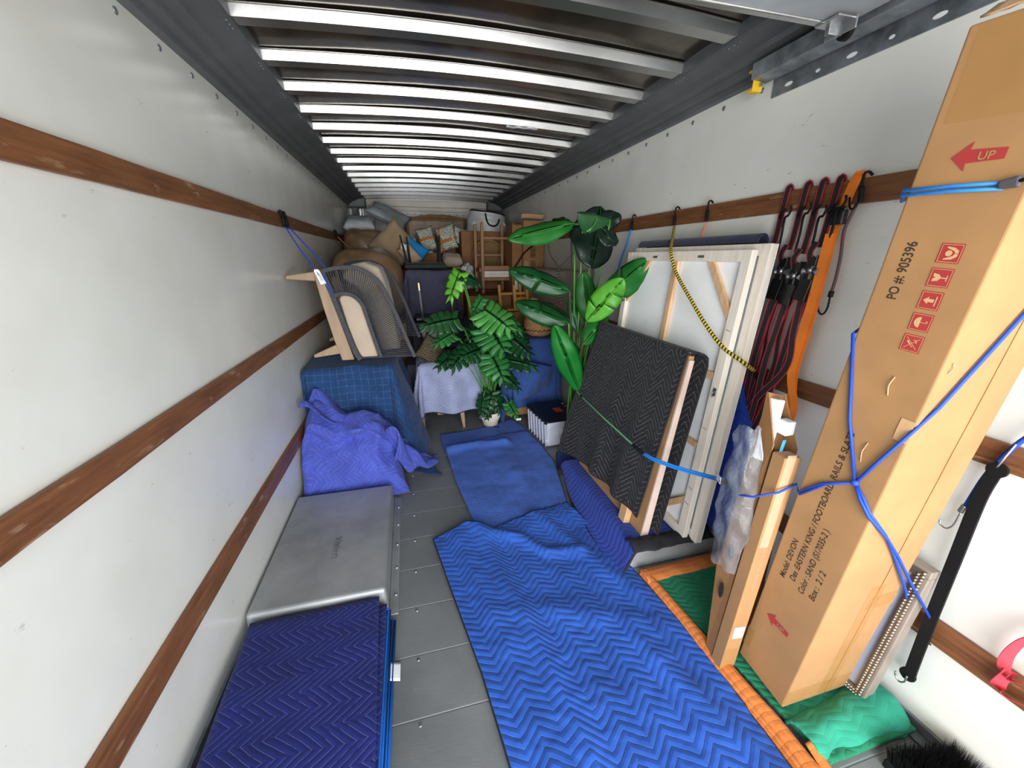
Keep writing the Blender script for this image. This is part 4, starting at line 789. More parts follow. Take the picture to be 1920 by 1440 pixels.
o = box('plastic_hook', [tbar(FD(1.674, .042, .008), FD(1.680, .012, .008), .016, .022, .012, .012, BU)], pm('grey_hook_plastic', '4d4c50', .4), t, .004); hook([FD(1.680, .014, .010), FD(1.684, -.004, .010), FL(1.69, .02, .008), FL(1.70, .05, .008)], .0035, M_black, o)
# rubber strap on the wall
t = thing('rubber_strap', 'long black rubber strap with metal hook hanging at the lower right wall', 'rubber strap', (2.37, .6, .14))
strap('rubber', [(2.366, .598, 1.015), (2.362, .600, .985), (2.358, .604, .90), (2.356, .600, .70), (2.356, .596, .45), (2.358, .592, .26), (2.362, .590, .195)], .030, t, m1=M_black, th=.008)
for z in (1.005, .205): bm = bmesh.new(); bmesh.ops.create_cone(bm, cap_ends=True, segments=20, radius1=.022, radius2=.022, depth=.010, matrix=Matrix.Translation((2.362, .596, z)) @ Matrix.Rotation(pi / 2, 4, 'Y')); link('strap_end', from_bm(bm, False), M_black, t)
hook([(2.352, .592, .205), (2.354, .593, .18), (2.362, .598, .165), (2.366, .61, .150), (2.366, .622, .158), (2.366, .628, .175)], .003, M_silver, t)
hook([(2.36, .598, 1.01), (2.356, .590, 1.05), (2.366, .585, 1.09), (2.374, .588, 1.095)], .003, M_silver, t)
t = bungee('bungee_cord', 'blue bungee cord at the right edge, behind the black rubber strap', [(2.372, .30, 1.30), (2.37, .45, 1.25), (2.37, .56, 1.14), (2.37, .61, 1.0), (2.368, .628, .86)], .0065, M_blue)
hook([(2.368, .628, .865), (2.368, .632, .84)], .009, M_silver, t, 'hook_cover'); hook([(2.368, .632, .84), (2.368, .636, .79), (2.368, .648, .768), (2.368, .664, .772), (2.368, .668, .785)], .0022, M_silver, t)
t = thing('tow_strap', 'red webbing loop hanging at the far right edge of the photo', 'strap', (2.36, .42, .39))
strap('webbing', [(2.372, .33, .68), (2.366, .375, .645), (2.36, .418, .585), (2.358, .434, .50), (2.356, .420, .44), (2.356, .385, .455), (2.36, .33, .50)], .026, t, m1=pm('red_webbing', 'c23a48', .7), up=(.35, .3, 1), n=10)
strap('webbing', [(2.364, .418, .46), (2.356, .424, .40), (2.354, .400, .385), (2.356, .34, .41)], .03, t, m1=_c['red_webbing'], up=(.6, .4, 1), n=10)
# broom head
t = thing('broom_head', 'black bristled push broom head on the floor at the lower right corner', 'broom', (2.27, .42, .0))
bm = bmesh.new(); rnd = random.Random(3)
for i in range(2600):
    a, b_ = rnd.uniform(-1, 1), rnd.uniform(-1, 1); p = Vector((2.27 + .10 * a, .425 + .042 * b_ - .25 * .10 * a, .035)); q = p + Vector((a * .018 + rnd.uniform(-.008, .008), b_ * .014 + rnd.uniform(-.008, .008), .075 + rnd.uniform(-.01, .006)))
    s_ = .0012; v = [bm.verts.new(c) for c in (p + Vector((-s_, 0, 0)), p + Vector((s_, 0, 0)), p + Vector((0, s_ * 1.6, 0)), q)]; bm.faces.new((v[0], v[1], v[3])); bm.faces.new((v[1], v[2], v[3])); bm.faces.new((v[2], v[0], v[3]))
link('bristles', from_bm(bm, False), pm('black_bristle', '0e0e10', .55), t)
box('block', [[Vector((2.27 + a * .105, .425 + b_ * .045 - .25 * .105 * a, z)) for z in (.002, .038) for a, b_ in ((-1, -1), (1, -1), (1, 1), (-1, 1))]], M_black, t, .006)

# ================================================================ left side: covered crate, bundle, rope armchair
def resample(pts, n):
    p = cr_path(pts, 10); L = [0]
    for i in range(1, len(p)): L.append(L[-1] + (p[i] - p[i - 1]).length)
    o = []; j = 0
    for i in range(n + 1):
        s = L[-1] * i / n
        while j < len(L) - 2 and L[j + 1] < s: j += 1
        o.append(p[j].lerp(p[j + 1], (s - L[j]) / max(1e-9, L[j + 1] - L[j])))
    return o
tag(box('storage_crate', (.04, .60, 2.95, 3.62, 0, .80), M_card), 'cardboard crate hidden under the blue grid-stitched blanket', 'crate')
def hemg(cx, cy, ds, dt): return -.12 * (1 if ds < 0 else 0) + .05 * sin(cx * 9 + cy * 7)
o = drape('moving_blanket', (.035, .61, 2.93, 3.62, .815), (.62, .78, .74, .3), Q_grid, flare=(.0, .22, .03, .03), folds=5, amp=.04, seed=3, r=.035, topn=.02); 
for v in o.data.vertices:   # keep the cloth off the left wall
    wx = v.co.x + o.location.x
    if wx < .012: v.co.x = .012 - o.location.x
tag(o, 'dark blue blanket with pale grid stitching draped over the crate by the left wall', 'moving blanket')
# violet bundle: lumpy blanket thrown over a low load
BUN = [(0.0, 0.0), ]
def bundle(u, v):
    a = -1.15 + u * 2.3   # around, from the wall side over the front to the aisle side
    x = .03 + .60 * u; yb = 2.455 + .02 * sin(u * 7); top = interp(u, [(0, .40), (.12, .52), (.3, .50), (.55, .44), (.8, .46), (.92, .34), (1, .10)])[0] + .03 * sin(u * 13)
    if v < .6:
        k = v / .6; y = yb + .17 * sm(0, 1, k) ** 1.2 + .05 * k * sin(u * 9 + 2) * (1 - k) + .035 * nz(u * 5, k * 3, 1, 12); z = .012 + (top - .012) * k
    else:
        k = (v - .6) / .4; y = yb + .17 + .27 * k; z = top + .05 * sin(k * pi) + (.02) * k + .03 * nz(u * 5, k * 4, 1, 9)
    y += ridge(x, z, [(.10, .52), (.22, .40), (.45, .50)], .035, -.045) + ridge(x, z, [(.2, .3), (.42, .36), (.60, .2)], .03, -.022) + ridge(x, z, [(.52, .48), (.50, .3), (.60, .04)], .03, -.03) + ridge(x, z, [(.3, .42), (.34, .34)], .03, .04) + ridge(x, z, [(.05, .3), (.07, .04)], .025, -.02)
    return Vector((x + .015 * nz(u * 4, v * 4, 1, 4) + .06 * sm(.8, 1, u) * (1 - v) , y + .008 * nz(u * 16, v * 16, 1, 2), max(.012, z)))
bd = surf('moving_blanket', 90, 90, bundle, Q_purple, None, .62, .95, .008); tag(bd, 'violet blue quilted blanket bunched into a bundle at the end of the bare wheel well', 'moving blanket')
def bun2(u, v):   # trailing corner of the bundle in the aisle
    x = .60 + .30 * v + .02 * sin(u * 9); h = .36 * (1 - v) ** 1.6 + .03; y = 2.46 + .42 * v * .75 + (.36 - .20 * v) * u + .02 * nz(u * 3, v * 3, 1, 5)
    return Vector((x + .03 * sin(u * 8) * (1 - v), y, .012 + h * (.35 + .65 * sin(pi * min(1, u * .85 + .12))) * (1 + .25 * sin(v * 14 + u * 6)) + .010 * nz(u * 9, v * 9, 1, 6)))
surf('trailing_corner', 50, 50, bun2, Q_purple, bd, .4, .5, .007)
def bun3(u, v):   # turned-back collar against the wall
    x = .03 + .24 * u + .08 * v; z = .50 + .13 * (1 - u) + .06 * v - .1 * u * v; return Vector((x, 2.66 + .20 * v + .04 * sin(u * 7) + .02 * nz(u * 5, v * 5), z + .02 * sin(v * 9 + u * 4)))
surf('turned_back_collar', 30, 24, bun3, Q_purple, bd, .3, .3, .007)
o = box('folded_blanket', [(.03, .10, 2.82, 2.92, .30, .36)], M_edgeblue, bd, .01); o.name = 'blue_lining'
# rope armchair lying on its back
AY0, AY1 = 2.95, 3.57
def rope_chair(T, y0, y1, sc_=1.0, dx=0, dz=0, full=True):
    OUT = [(.238, 1.486), (.337, 1.507), (.447, 1.507), (.53, 1.47), (.599, 1.405), (.642, 1.312), (.696, 1.174), (.761, .972), (.80, .862)]
    INN = [(.296, 1.325), (.364, 1.338), (.424, 1.317), (.469, 1.263), (.487, 1.195), (.513, 1.07), (.539, .955), (.559, .875)]
    ax = lambda p, y: Vector((p[0] + dx, y, p[1] + dz))
    for yy in (y0, y1):
        n = 60; fo_ = Vector((.055, 0, .03)) if yy == y1 else Vector(); O = resample([ax(p, yy) + fo_ for p in OUT], n); I = resample([ax(p, yy) + fo_ for p in INN], n); arm = None
        bm = bmesh.new(); add_tube(bm, O, 0, 4, (.026, .034), (0, 1, 0)); add_tube(bm, I, 0, 4, (.026, .038), (0, 1, 0))
        F = resample([ax(p, yy) for p in [(.245, 1.478), (.285, 1.33), (.335, 1.12), (.385, .93), (.415, .866)]], 20); add_tube(bm, F, 0, 4, (.034, .034), (0, 1, 0))
        me = from_bm(bm, False); arm = link('arm_frame', me, M_rope, T); mod_bevel(arm, .003, 2)
        bm = bmesh.new()
        for i in range(1, n):
            for d in (-.004, .004):
                a, b_ = O[i], I[i]; q = Vector((0, d, 0)); sh = Vector(); add_tube(bm, [a + q - sh, a.lerp(b_, .5) + q * .2, b_ + q + sh], .0038, 5)
        me = bpy.data.meshes.new('mesh'); bm.to_mesh(me); bm.free(); link('rope_weave', me, M_rope, arm)
    if full:
        # woven back resting on the crate
        bm = bmesh.new(); 
        for i in range(44):
            t = i / 43; p = (.42 + .37 * t + dx, 0, .872 - .004 * t + dz); add_tube(bm, [Vector((p[0], y0, p[2])), Vector((p[0], (y0 + y1) / 2, p[2] + .004)), Vector((p[0], y1, p[2]))], .0034, 5)
        me = bpy.data.meshes.new('mesh'); bm.to_mesh(me); bm.free(); link('back_weave', me, M_rope, T)
        link('cushion', prism([ax(p, y0 + .025) for p in [(.318, 1.30), (.335, 1.322), (.40, 1.325), (.440, 1.30), (.468, 1.236), (.49, 1.12), (.515, .99), (.536, .872), (.412, .872), (.382, .97), (.352, 1.11)]], 1, (0, y1 - y0 - .05, 0)), M_beige, T)
        mod_bevel(T.children[-1] if T.children else None, .022, 4) if T.children else None
        link('back_cushion', prism([ax(p, y0 + .10) for p in [(.34, 1.44), (.40, 1.525), (.50, 1.545), (.60, 1.51), (.64, 1.38), (.665, 1.2), (.70, .9), (.56, .9), (.50, 1.2), (.44, 1.36)]], 1, (0, y1 - y0 - .17, 0)), M_greige, T)
    for yy in ((y0 - .004, y0 + .036), (y1 - .036, y1 + .004)):
        r = link('side_rail', prism([Vector((a + dx, yy[0], b_ + dz)) for a, b_ in [(.184, 1.484), (.240, 1.484), (.275, 1.32), (.325, 1.08), (.372, .866), (.290, .866), (.258, 1.0), (.215, 1.25)]], 1, (0, yy[1] - yy[0], 0)), M_tan, T); mod_bevel(r, .005)
        for pts in ([(.012, 1.459), (.012, 1.436), (.19, 1.422), (.19, 1.484)], [(.106, .917), (.108, .895), (.285, .915), (.262, .982)]):
            l_ = link('leg', prism([Vector((a + dx, yy[0] + .002, b_ + dz)) for a, b_ in pts], 1, (0, yy[1] - yy[0] - .004, 0)), M_tan, T); mod_bevel(l_, .006)
    box('cross_rail', [(.195 + dx, .235 + dx, y0 + .03, y1 - .03, 1.43 + dz, 1.475 + dz), (.30 + dx, .345 + dx, y0 + .03, y1 - .03, .875 + dz, .915 + dz)], M_tan, T, .004)
T = thing('armchair', 'rope-woven grey armchair with beige cushion lying on its back over the blue grid blanket', 'armchair', (.42, 3.26, .862)); rope_chair(T, AY0, AY1)
for ch in T.children:
    if ch.name.startswith('cushion') or ch.name.startswith('back_cushion'):
        if not ch.modifiers: mod_bevel(ch, .025, 4)
# cord and swing tag on the chair
t = thing('bungee_cord', 'blue doubled cord holding the rope armchair to the upper left rail', 'bungee cord', (.03, 3.10, 1.84))
tube('cord', [(.034, 3.05, 1.775), (.12, 2.99, 1.62), (.205, 2.925, 1.495), (.25, 2.925, 1.42), (.298, 2.925, 1.325)], .0045, M_blue, t); tube('cord', [(.036, 3.13, 1.775), (.16, 3.05, 1.63), (.262, 2.985, 1.508)], .0045, M_blue, t)
tube('cord', [(.262, 2.985, 1.508), (.255, 2.925, 1.44), (.29, 2.922, 1.34)], .004, M_blue, t)
for y in (3.05, 3.12): hook([(.012, y, 1.85), (.024, y, 1.858), (.03, y, 1.82), (.034, y, 1.775)], .010, M_black, t); hook([(.025, y - .03, 1.84), (.032, y + .02, 1.80), (.034, y - .01, 1.77)], .008, M_black, t)
t = thing('swing_tag', 'white swing tag tied to the top front corner of the rope armchair', 'tag', (.21, 2.93, 1.40)); l_ = link('card', prism([(.196, 2.918, 1.49), (.203, 2.918, 1.500), (.226, 2.918, 1.498), (.232, 2.918, 1.487), (.262, 2.916, 1.408), (.228, 2.916, 1.400)], 1, (0, .0015, 0)), M_white, t)
surf('printing', 2, 2, lambda u, v: Vector((.212 + .02 * u + .022 * (1 - v), 2.9165, 1.425 + .045 * v)), pm('pale_grey_print', 'c4c8cc', .8), t)
t = bungee('bungee_cord', 'orange cord hooked on the upper left rail beside the brown wrapped bundle', [(.045, 5.15, 1.80), (.12, 5.05, 1.73), (.22, 4.9, 1.64), (.28, 4.8, 1.56)], .006, pm('orange_cord', 'e2805a', .6)); hook([(.012, 5.15, 1.85), (.028, 5.15, 1.86), (.04, 5.15, 1.80)], .014, M_black, t)

# ================================================================ centre: draped chair, pots, bin
T = thing('armchair', 'armchair with beige wooden frame and short tapered legs under the grey quilted blanket', 'armchair', (1.1, 3.75, 0))
box('apron', [(.965, 1.215, 3.465, 3.50, .160, .218)], M_tan, T, .006); box('seat_base', (.88, 1.36, 3.50, 4.02, .17, .30), M_greige, T, .02)
for x, y in ((1.195, 3.482), (.82, 3.56), (1.195, 4.0), (.90, 4.0)): mod_bevel(link('leg', boxes([tbar((x + .018, y, 0), (x, y, .20), .024, .045, .024, .04, (0, 1, 0))]), M_tan, T), .004)
box('back_rest', (.86, 1.38, 3.52, 4.05, .30, .625), M_greige, T, .04)
o = drape('moving_blanket', (.84, 1.38, 3.485, 4.05, .645), (.46, .60, .43, .2), Q_grey, flare=(.04, .05, .06, .02), folds=8, amp=.075, res=.016, seed=8, r=.03, hem=lambda cx, cy, ds, dt: (.62 * sm(1.02, 1.30, cx) + .10 * sin(cx * 22) - .05 if dt < 0 else .1), topn=.02)
tag(o, 'light grey quilted blanket hanging in folds over the armchair behind the monstera', 'moving blanket'); band('binding', LAST[0], edge(110, (0, 0), (1, 0)), .006, M_binding, o)
hemp = []
# monstera
def leaf_mesh(kind, base, tip, nrm, W_, droop=.15, fingers=6, fold=.15, seed=0, split=(), cup=0.):
    base, tip, nrm = Vector(base), Vector(tip), Vector(nrm); ax = tip - base; L = ax.length; ax.normalize(); side = ax.cross(nrm).normalized(); up = side.cross(ax).normalized(); rnd = random.Random(seed)
    bm = bmesh.new(); uvl = bm.loops.layers.uv.new('UVMap')
    def pos(t, s, wgt=1):
        # t along 0..1 (can be <0 for lobes), s signed lateral distance in metres
        sag = -droop * L * (t ** 2) - cup * abs(s) ** 1.5 * 3; return base + ax * L * t + side * s + up * (sag + fold * abs(s) + .05 * W_ * sin(t * 9 + seed) * abs(s) / W_ * 2)
    if kind == 'monstera':
        for sd in (1, -1):
            n = fingers; 
            for f in range(n):
                t0, t1 = f / n, (f + 1) / n; tc_ = (t0 + t1) / 2; w_ = W_ * 1.05 * (.72 + .28 * sin(pi * (tc_ * .8 + .18))) * (1 - .6 * sm(.55, 1, tc_)); gap = .06 if f < n - 1 else .04; g = []
                for j in range(6):
                    r_ = j / 5; row = []
                    for i in range(4):
                        q = i / 3; k = (1 + .40 * r_ ** 1.4) * (1 - gap * sm(.58, .78, r_)) * (1 - .18 * sm(.88, 1, r_)); tt = tc_ + (t0 + (t1 - t0) * q - tc_) * k; tt = tt * 1.0
                        t_off = (-.22 * (1 - tc_) + .20 * tc_) * r_ ** 1.4; s = w_ * r_ * (1 - .10 * abs(q - .5) * (r_ > .9)); v = pos(tt + t_off, sd * s); v += up * (-.25 * r_ ** 2 * W_ * .5) + up * (.02 * W_ * sin(q * pi) * 2 * r_); row.append(bm.verts.new(v))
                    g.append(row)
                for j in range(5):
                    for i in range(3):
                        fc = bm.faces.new((g[j][i], g[j][i + 1], g[j + 1][i + 1], g[j + 1][i])); fc.smooth = True
        bmesh.ops.remove_doubles(bm, verts=bm.verts, dist=.0008)
    else:
        n = 26; cuts = {int(c * n): d for c, d in split}
        for sd in (1, -1):
            prev = None
            for i in range(n + 1):
                t = i / n; w_ = W_ * (sin(pi * min(1, t * .93 + .055)) ** .62) * (1 if t < .98 else .35); 
                cut = i in cuts and cuts[i] * sd > 0
                row = [pos((t if not cut else t - 1 / n + r_ / n * 1.1) + .05 * r_ * (1 - t), sd * w_ * r_) + up * (-.10 * W_ * (r_ ** 2) * (.3 + cup) + .05 * W_ * r_ * sin(t * 17 + seed + sd)) for r_ in (0, .25, .5, .75, 1)]
                cur = [bm.verts.new(p) for p in row]
                if prev:
                    for j in range(4):
                        if cut: continue
                        fc = bm.faces.new((prev[j], prev[j + 1], cur[j + 1], cur[j])); fc.smooth = True
                        for lp, q in zip(fc.loops, (((i - 1) / n * L, j * w_ / 4), ((i - 1) / n * L, (j + 1) * w_ / 4), (t * L, (j + 1) * w_ / 4), (t * L, j * w_ / 4))): lp[uvl].uv = q
                prev = cur
        bmesh.ops.remove_doubles(bm, verts=bm.verts, dist=.0005)
    me = bpy.data.meshes.new('mesh'); bm.to_mesh(me); bm.free(); return me
def midrib(base, tip, nrm, droop, m, parent, r=.003):
    base, tip, nrm = Vector(base), Vector(tip), Vector(nrm); ax = tip - base; L = ax.length; ax.normalize(); side = ax.cross(nrm).normalized(); up = side.cross(ax).normalized()
    tube('midrib', [base + ax * L * t - up * (droop * L * t * t - .0025) for t in (0, .2, .4, .6, .8, .97)], [r * (1 - .75 * i / 40) for i in range(41)], m, parent, seg=6)
def leaf(T, kind, base, tip, nrm, W_, m, stem=None, droop=.15, stem_m=None, sr=.004, **k):
    o = link('leaf', leaf_mesh(kind, base, tip, nrm, W_, droop, **k), m, T); mod_solid(o, .0012)
    if kind != 'monstera': midrib(base, tip, nrm, droop, M_stem if m in (M_leafl, M_leafm) else M_leafm, o)
    if stem: tube('stem', list(stem) + [base], sr, stem_m or M_stem, T)
    return o
T = thing('potted_monstera', 'potted monstera with big split leaves in a two-tone white pot at the aisle end', 'potted plant', (1.465, 3.43, .016))
pc = (1.468, 3.46, .016); link('pot', lathe([(.001, 0), (.068, 0), (.074, .012), (.082, .06)], pc), M_potb, T); rim = link('glazed_rim', lathe([(.082, .058), (.090, .064), (.094, .12), (.096, .135), (.088, .137), (.085, .115), (.001, .112)], pc), M_pot, T)
bm = bmesh.new()
for k in range(26):
    a = -pi / 2 + (k % 13 - 6) * .19; bmesh.ops.create_uvsphere(bm, u_segments=6, v_segments=4, radius=.006, matrix=Matrix.Translation((pc[0] + .092 * cos(a), pc[1] + .092 * sin(a), .016 + .082 + .016 * (k // 13) + .008 * sin(k * 2.3))) @ Matrix.Diagonal((1, 1, 1.4, 1)))
link('leaf_relief', from_bm(bm, True), pm('grey_relief', 'c9c6ba', .6), T); link('soil', lathe([(.001, .118), (.086, .116)], pc), M_soil, T)
R0 = Vector((1.468, 3.46, .13))
tube('trunk', [R0 + Vector((.045, -.03, 0)), R0 + Vector((.05, -.035, .08)), R0 + Vector((.05, -.03, .20))], .012, pm('tan_trunk', '9c7a3c', .7), T)
def mst(b): b = Vector(b); return [R0 + Vector((random.uniform(-.02, .02), random.uniform(-.02, .02), 0)), R0.lerp(b, .35) + Vector((0, -.02, .12)), R0.lerp(b, .75) + Vector((0, -.01, .10))]
F_ = (-.1, -.85, .5)
ML = [  # base, tip, normal, half width, material, droop
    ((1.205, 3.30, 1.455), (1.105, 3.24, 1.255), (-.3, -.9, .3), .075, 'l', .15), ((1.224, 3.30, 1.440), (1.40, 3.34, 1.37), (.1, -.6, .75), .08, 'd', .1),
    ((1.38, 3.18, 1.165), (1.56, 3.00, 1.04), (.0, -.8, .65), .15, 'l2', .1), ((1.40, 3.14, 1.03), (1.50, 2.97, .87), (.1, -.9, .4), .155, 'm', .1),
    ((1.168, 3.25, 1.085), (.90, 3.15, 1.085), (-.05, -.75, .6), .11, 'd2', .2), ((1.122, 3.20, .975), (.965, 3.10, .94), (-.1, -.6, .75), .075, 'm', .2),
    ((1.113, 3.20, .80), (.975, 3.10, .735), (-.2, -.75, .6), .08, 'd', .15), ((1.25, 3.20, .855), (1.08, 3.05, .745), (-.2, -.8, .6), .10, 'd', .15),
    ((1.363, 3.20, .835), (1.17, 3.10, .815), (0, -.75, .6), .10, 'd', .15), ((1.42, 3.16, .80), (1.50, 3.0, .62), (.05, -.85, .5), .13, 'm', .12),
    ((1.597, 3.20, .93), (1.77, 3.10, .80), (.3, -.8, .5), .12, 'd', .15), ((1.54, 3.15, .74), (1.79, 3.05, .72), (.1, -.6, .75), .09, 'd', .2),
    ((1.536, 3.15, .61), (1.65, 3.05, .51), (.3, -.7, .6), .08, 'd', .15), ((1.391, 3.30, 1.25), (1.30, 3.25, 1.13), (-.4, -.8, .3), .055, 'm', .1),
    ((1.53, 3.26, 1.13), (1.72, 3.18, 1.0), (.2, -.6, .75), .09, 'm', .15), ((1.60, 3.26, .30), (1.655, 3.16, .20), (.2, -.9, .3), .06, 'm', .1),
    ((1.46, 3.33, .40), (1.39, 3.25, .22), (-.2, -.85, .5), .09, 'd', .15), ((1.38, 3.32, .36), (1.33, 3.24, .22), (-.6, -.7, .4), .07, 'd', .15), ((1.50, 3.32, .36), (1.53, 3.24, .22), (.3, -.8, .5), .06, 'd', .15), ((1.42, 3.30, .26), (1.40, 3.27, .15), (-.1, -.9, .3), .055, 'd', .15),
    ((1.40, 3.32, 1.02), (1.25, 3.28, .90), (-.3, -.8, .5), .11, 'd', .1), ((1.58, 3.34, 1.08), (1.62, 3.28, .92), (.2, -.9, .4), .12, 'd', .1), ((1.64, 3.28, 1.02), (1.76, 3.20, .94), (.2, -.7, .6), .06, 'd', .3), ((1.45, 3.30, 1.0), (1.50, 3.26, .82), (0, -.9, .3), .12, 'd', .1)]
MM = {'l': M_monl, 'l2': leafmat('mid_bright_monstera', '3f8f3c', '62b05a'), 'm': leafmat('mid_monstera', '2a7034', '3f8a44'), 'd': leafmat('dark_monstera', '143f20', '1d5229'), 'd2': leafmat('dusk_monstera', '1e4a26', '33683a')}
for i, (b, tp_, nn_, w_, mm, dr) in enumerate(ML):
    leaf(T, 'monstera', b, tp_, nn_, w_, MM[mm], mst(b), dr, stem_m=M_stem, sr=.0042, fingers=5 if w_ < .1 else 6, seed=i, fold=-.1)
# storage bin
T = thing('storage_bin', 'frosted plastic storage bin with black toothed lid at the aisle end', 'storage bin', (1.95, 3.05, 0))
bx = Vector((1.828, 2.825, .015)); bu = Vector((.34, .035, 0)); bv = Vector((-.045, .455, 0)); hz = .235
def taper(z0, z1, e0, e1):
    c = bx + bu / 2 + bv / 2; r = []
    for z, k in ((z0, e0), (z1, e1)): r += [Vector((*(c + (bu * a + bv * b_) * .5 * k).to_2d(), z)) for a, b_ in ((-1, -1), (1, -1), (1, 1), (-1, 1))]
    return r
link('tub', boxes([taper(.016, .25, .90, 1.0)]), M_bin, T); mod_bevel(T.children[-1] if T.children else None, .02, 3) if T.children else None
ribs = []
for k in range(7): p = bx + bv * (.08 + .135 * k); ribs.append(bar((p.x - .004 + .0145, p.y, .02), (p.x - .004, p.y, .235), .012, .008, (1, 0, 0)))
box('rib', ribs, M_bin, T, .002)
lid = link('lid', boxes([taper(.25, .266, 1.02, 1.0)]), M_blackpl, T); mod_bevel(lid, .006, 2)
teeth = []
for k in range(7): p = bx + bv * (.06 + .14 * k); teeth.append((p.x - .012, p.x + .012, p.y - .016, p.y + .016, .236, .258))
box('lid_teeth', teeth, M_blackpl, lid, .003)
lg = []
for k in range(4): p = bx + bu * (.60 + .0) + bv * (.40 + .05 * k); lg.append((p.x - .035, p.x + .035, p.y - .012, p.y + .012, .2665, .268))
box('red_logo', lg, pm('red_label', 'c8402c', .6), lid, .0005)
box('lid_latches', [((bx + bu * .93 + bv * (.3 + .15 * k)).x - .012, (bx + bu * .93 + bv * (.3 + .15 * k)).x + .012, (bx + bv * (.3 + .15 * k)).y + .02, (bx + bv * (.3 + .15 * k)).y + .045, .266, .270) for k in range(4)], pm('grey_latch', '8d9094', .5), lid, .002)
ins = thing('folded_linen', 'folded pale fabric seen through the frosted storage bin', 'linen', (1.97, 3.0, .03))
pillow('cloth', (1.95, 2.98, .11), (.12, .01, .02), (0, .13, .02), .05, M_cream, ins); pillow('cloth', (2.02, 2.92, .17), (.06, .03, .03), (-.02, .07, .01), .03, pm('pink_cloth', 'd9b3a6', .9), ins); box('dark_packet', (1.91, 1.99, 2.86, 2.875, .04, .12), pm('slate_packet', '5b6a78', .7), ins, .004)
lb = surf('product_label', 2, 2, lambda u, v: bx + bu * (.60 + .22 * u) + Vector((0, .010 * 0 - .004, 0)) + Vector((0, .012, .025 + .13 * v - .015)) , M_white, T, thick=.001)
surf('green_band', 2, 2, lambda u, v: bx + bu * (.605 + .21 * u) + Vector((0, .0065, .105 + .035 * v)), pm('lime_green', '5fae1e', .6), T); surf('label_picture', 2, 2, lambda u, v: bx + bu * (.64 + .14 * u) + Vector((0, .0065, .045 + .035 * v)), pm('dark_grey_ink', '2d3338', .6), T)
# banana plant in a woven basket
T = thing('potted_banana_plant', 'tall artificial banana plant with broad leaves in a woven basket', 'potted plant', (2.0, 2.73, 0))
wk = N('woven_wicker'); uvn = wk.n('ShaderNodeUVMap'); s = wk.n('ShaderNodeSeparateXYZ'); wk.l(uvn.outputs[0], s.inputs[0])
a1 = wk.math('SINE', wk.math('MULTIPLY', s.outputs[1], 360)); a2 = wk.math('SINE', wk.math('MULTIPLY', s.outputs[0], 125)); wv = wk.math('MULTIPLY', a1, a2)
wk.l(wk.mix(wk.ramp(wv, -.6, .6), lin('8a6238'), lin('c79a62')), wk.b.inputs['Base Color']); wk.bump(wv, .006); wk.set(Roughness=.7); M_wick = wk.m
bc = (2.005, 2.735, .006); link('basket', lathe([(.001, 0), (.062, 0), (.070, .02), (.078, .11), (.082, .118), (.078, .122), (.072, .105), (.001, .100)], bc, 36), M_wick, T); link('soil', lathe([(.001, .108), (.073, .106)], bc), M_soil, T)
tubes('basket_rim', [([Vector((bc[0] + .081 * cos(a), bc[1] + .081 * sin(a), .125)) for a in [2 * pi * i / 30 for i in range(31)]], .006)], pm('wicker_rim', 'b98f58', .7), T)
SB = Vector((2.005, 2.735, .11))
def bst(b, k=0, via=None): b = Vector(b); q = SB + Vector((random.uniform(-.025, .025), random.uniform(-.02, .02), 0)); return [q, q.lerp(b, .3) * 1 + Vector((.0, 0, .10 * (1 if b.z > .8 else .3))), q.lerp(b, .7) + Vector((0, 0, .06))]
m_top = leafmat('muted_top_leaf', '2f5c36', '3c6d42')  # muted green colours for the topmost banana leaf
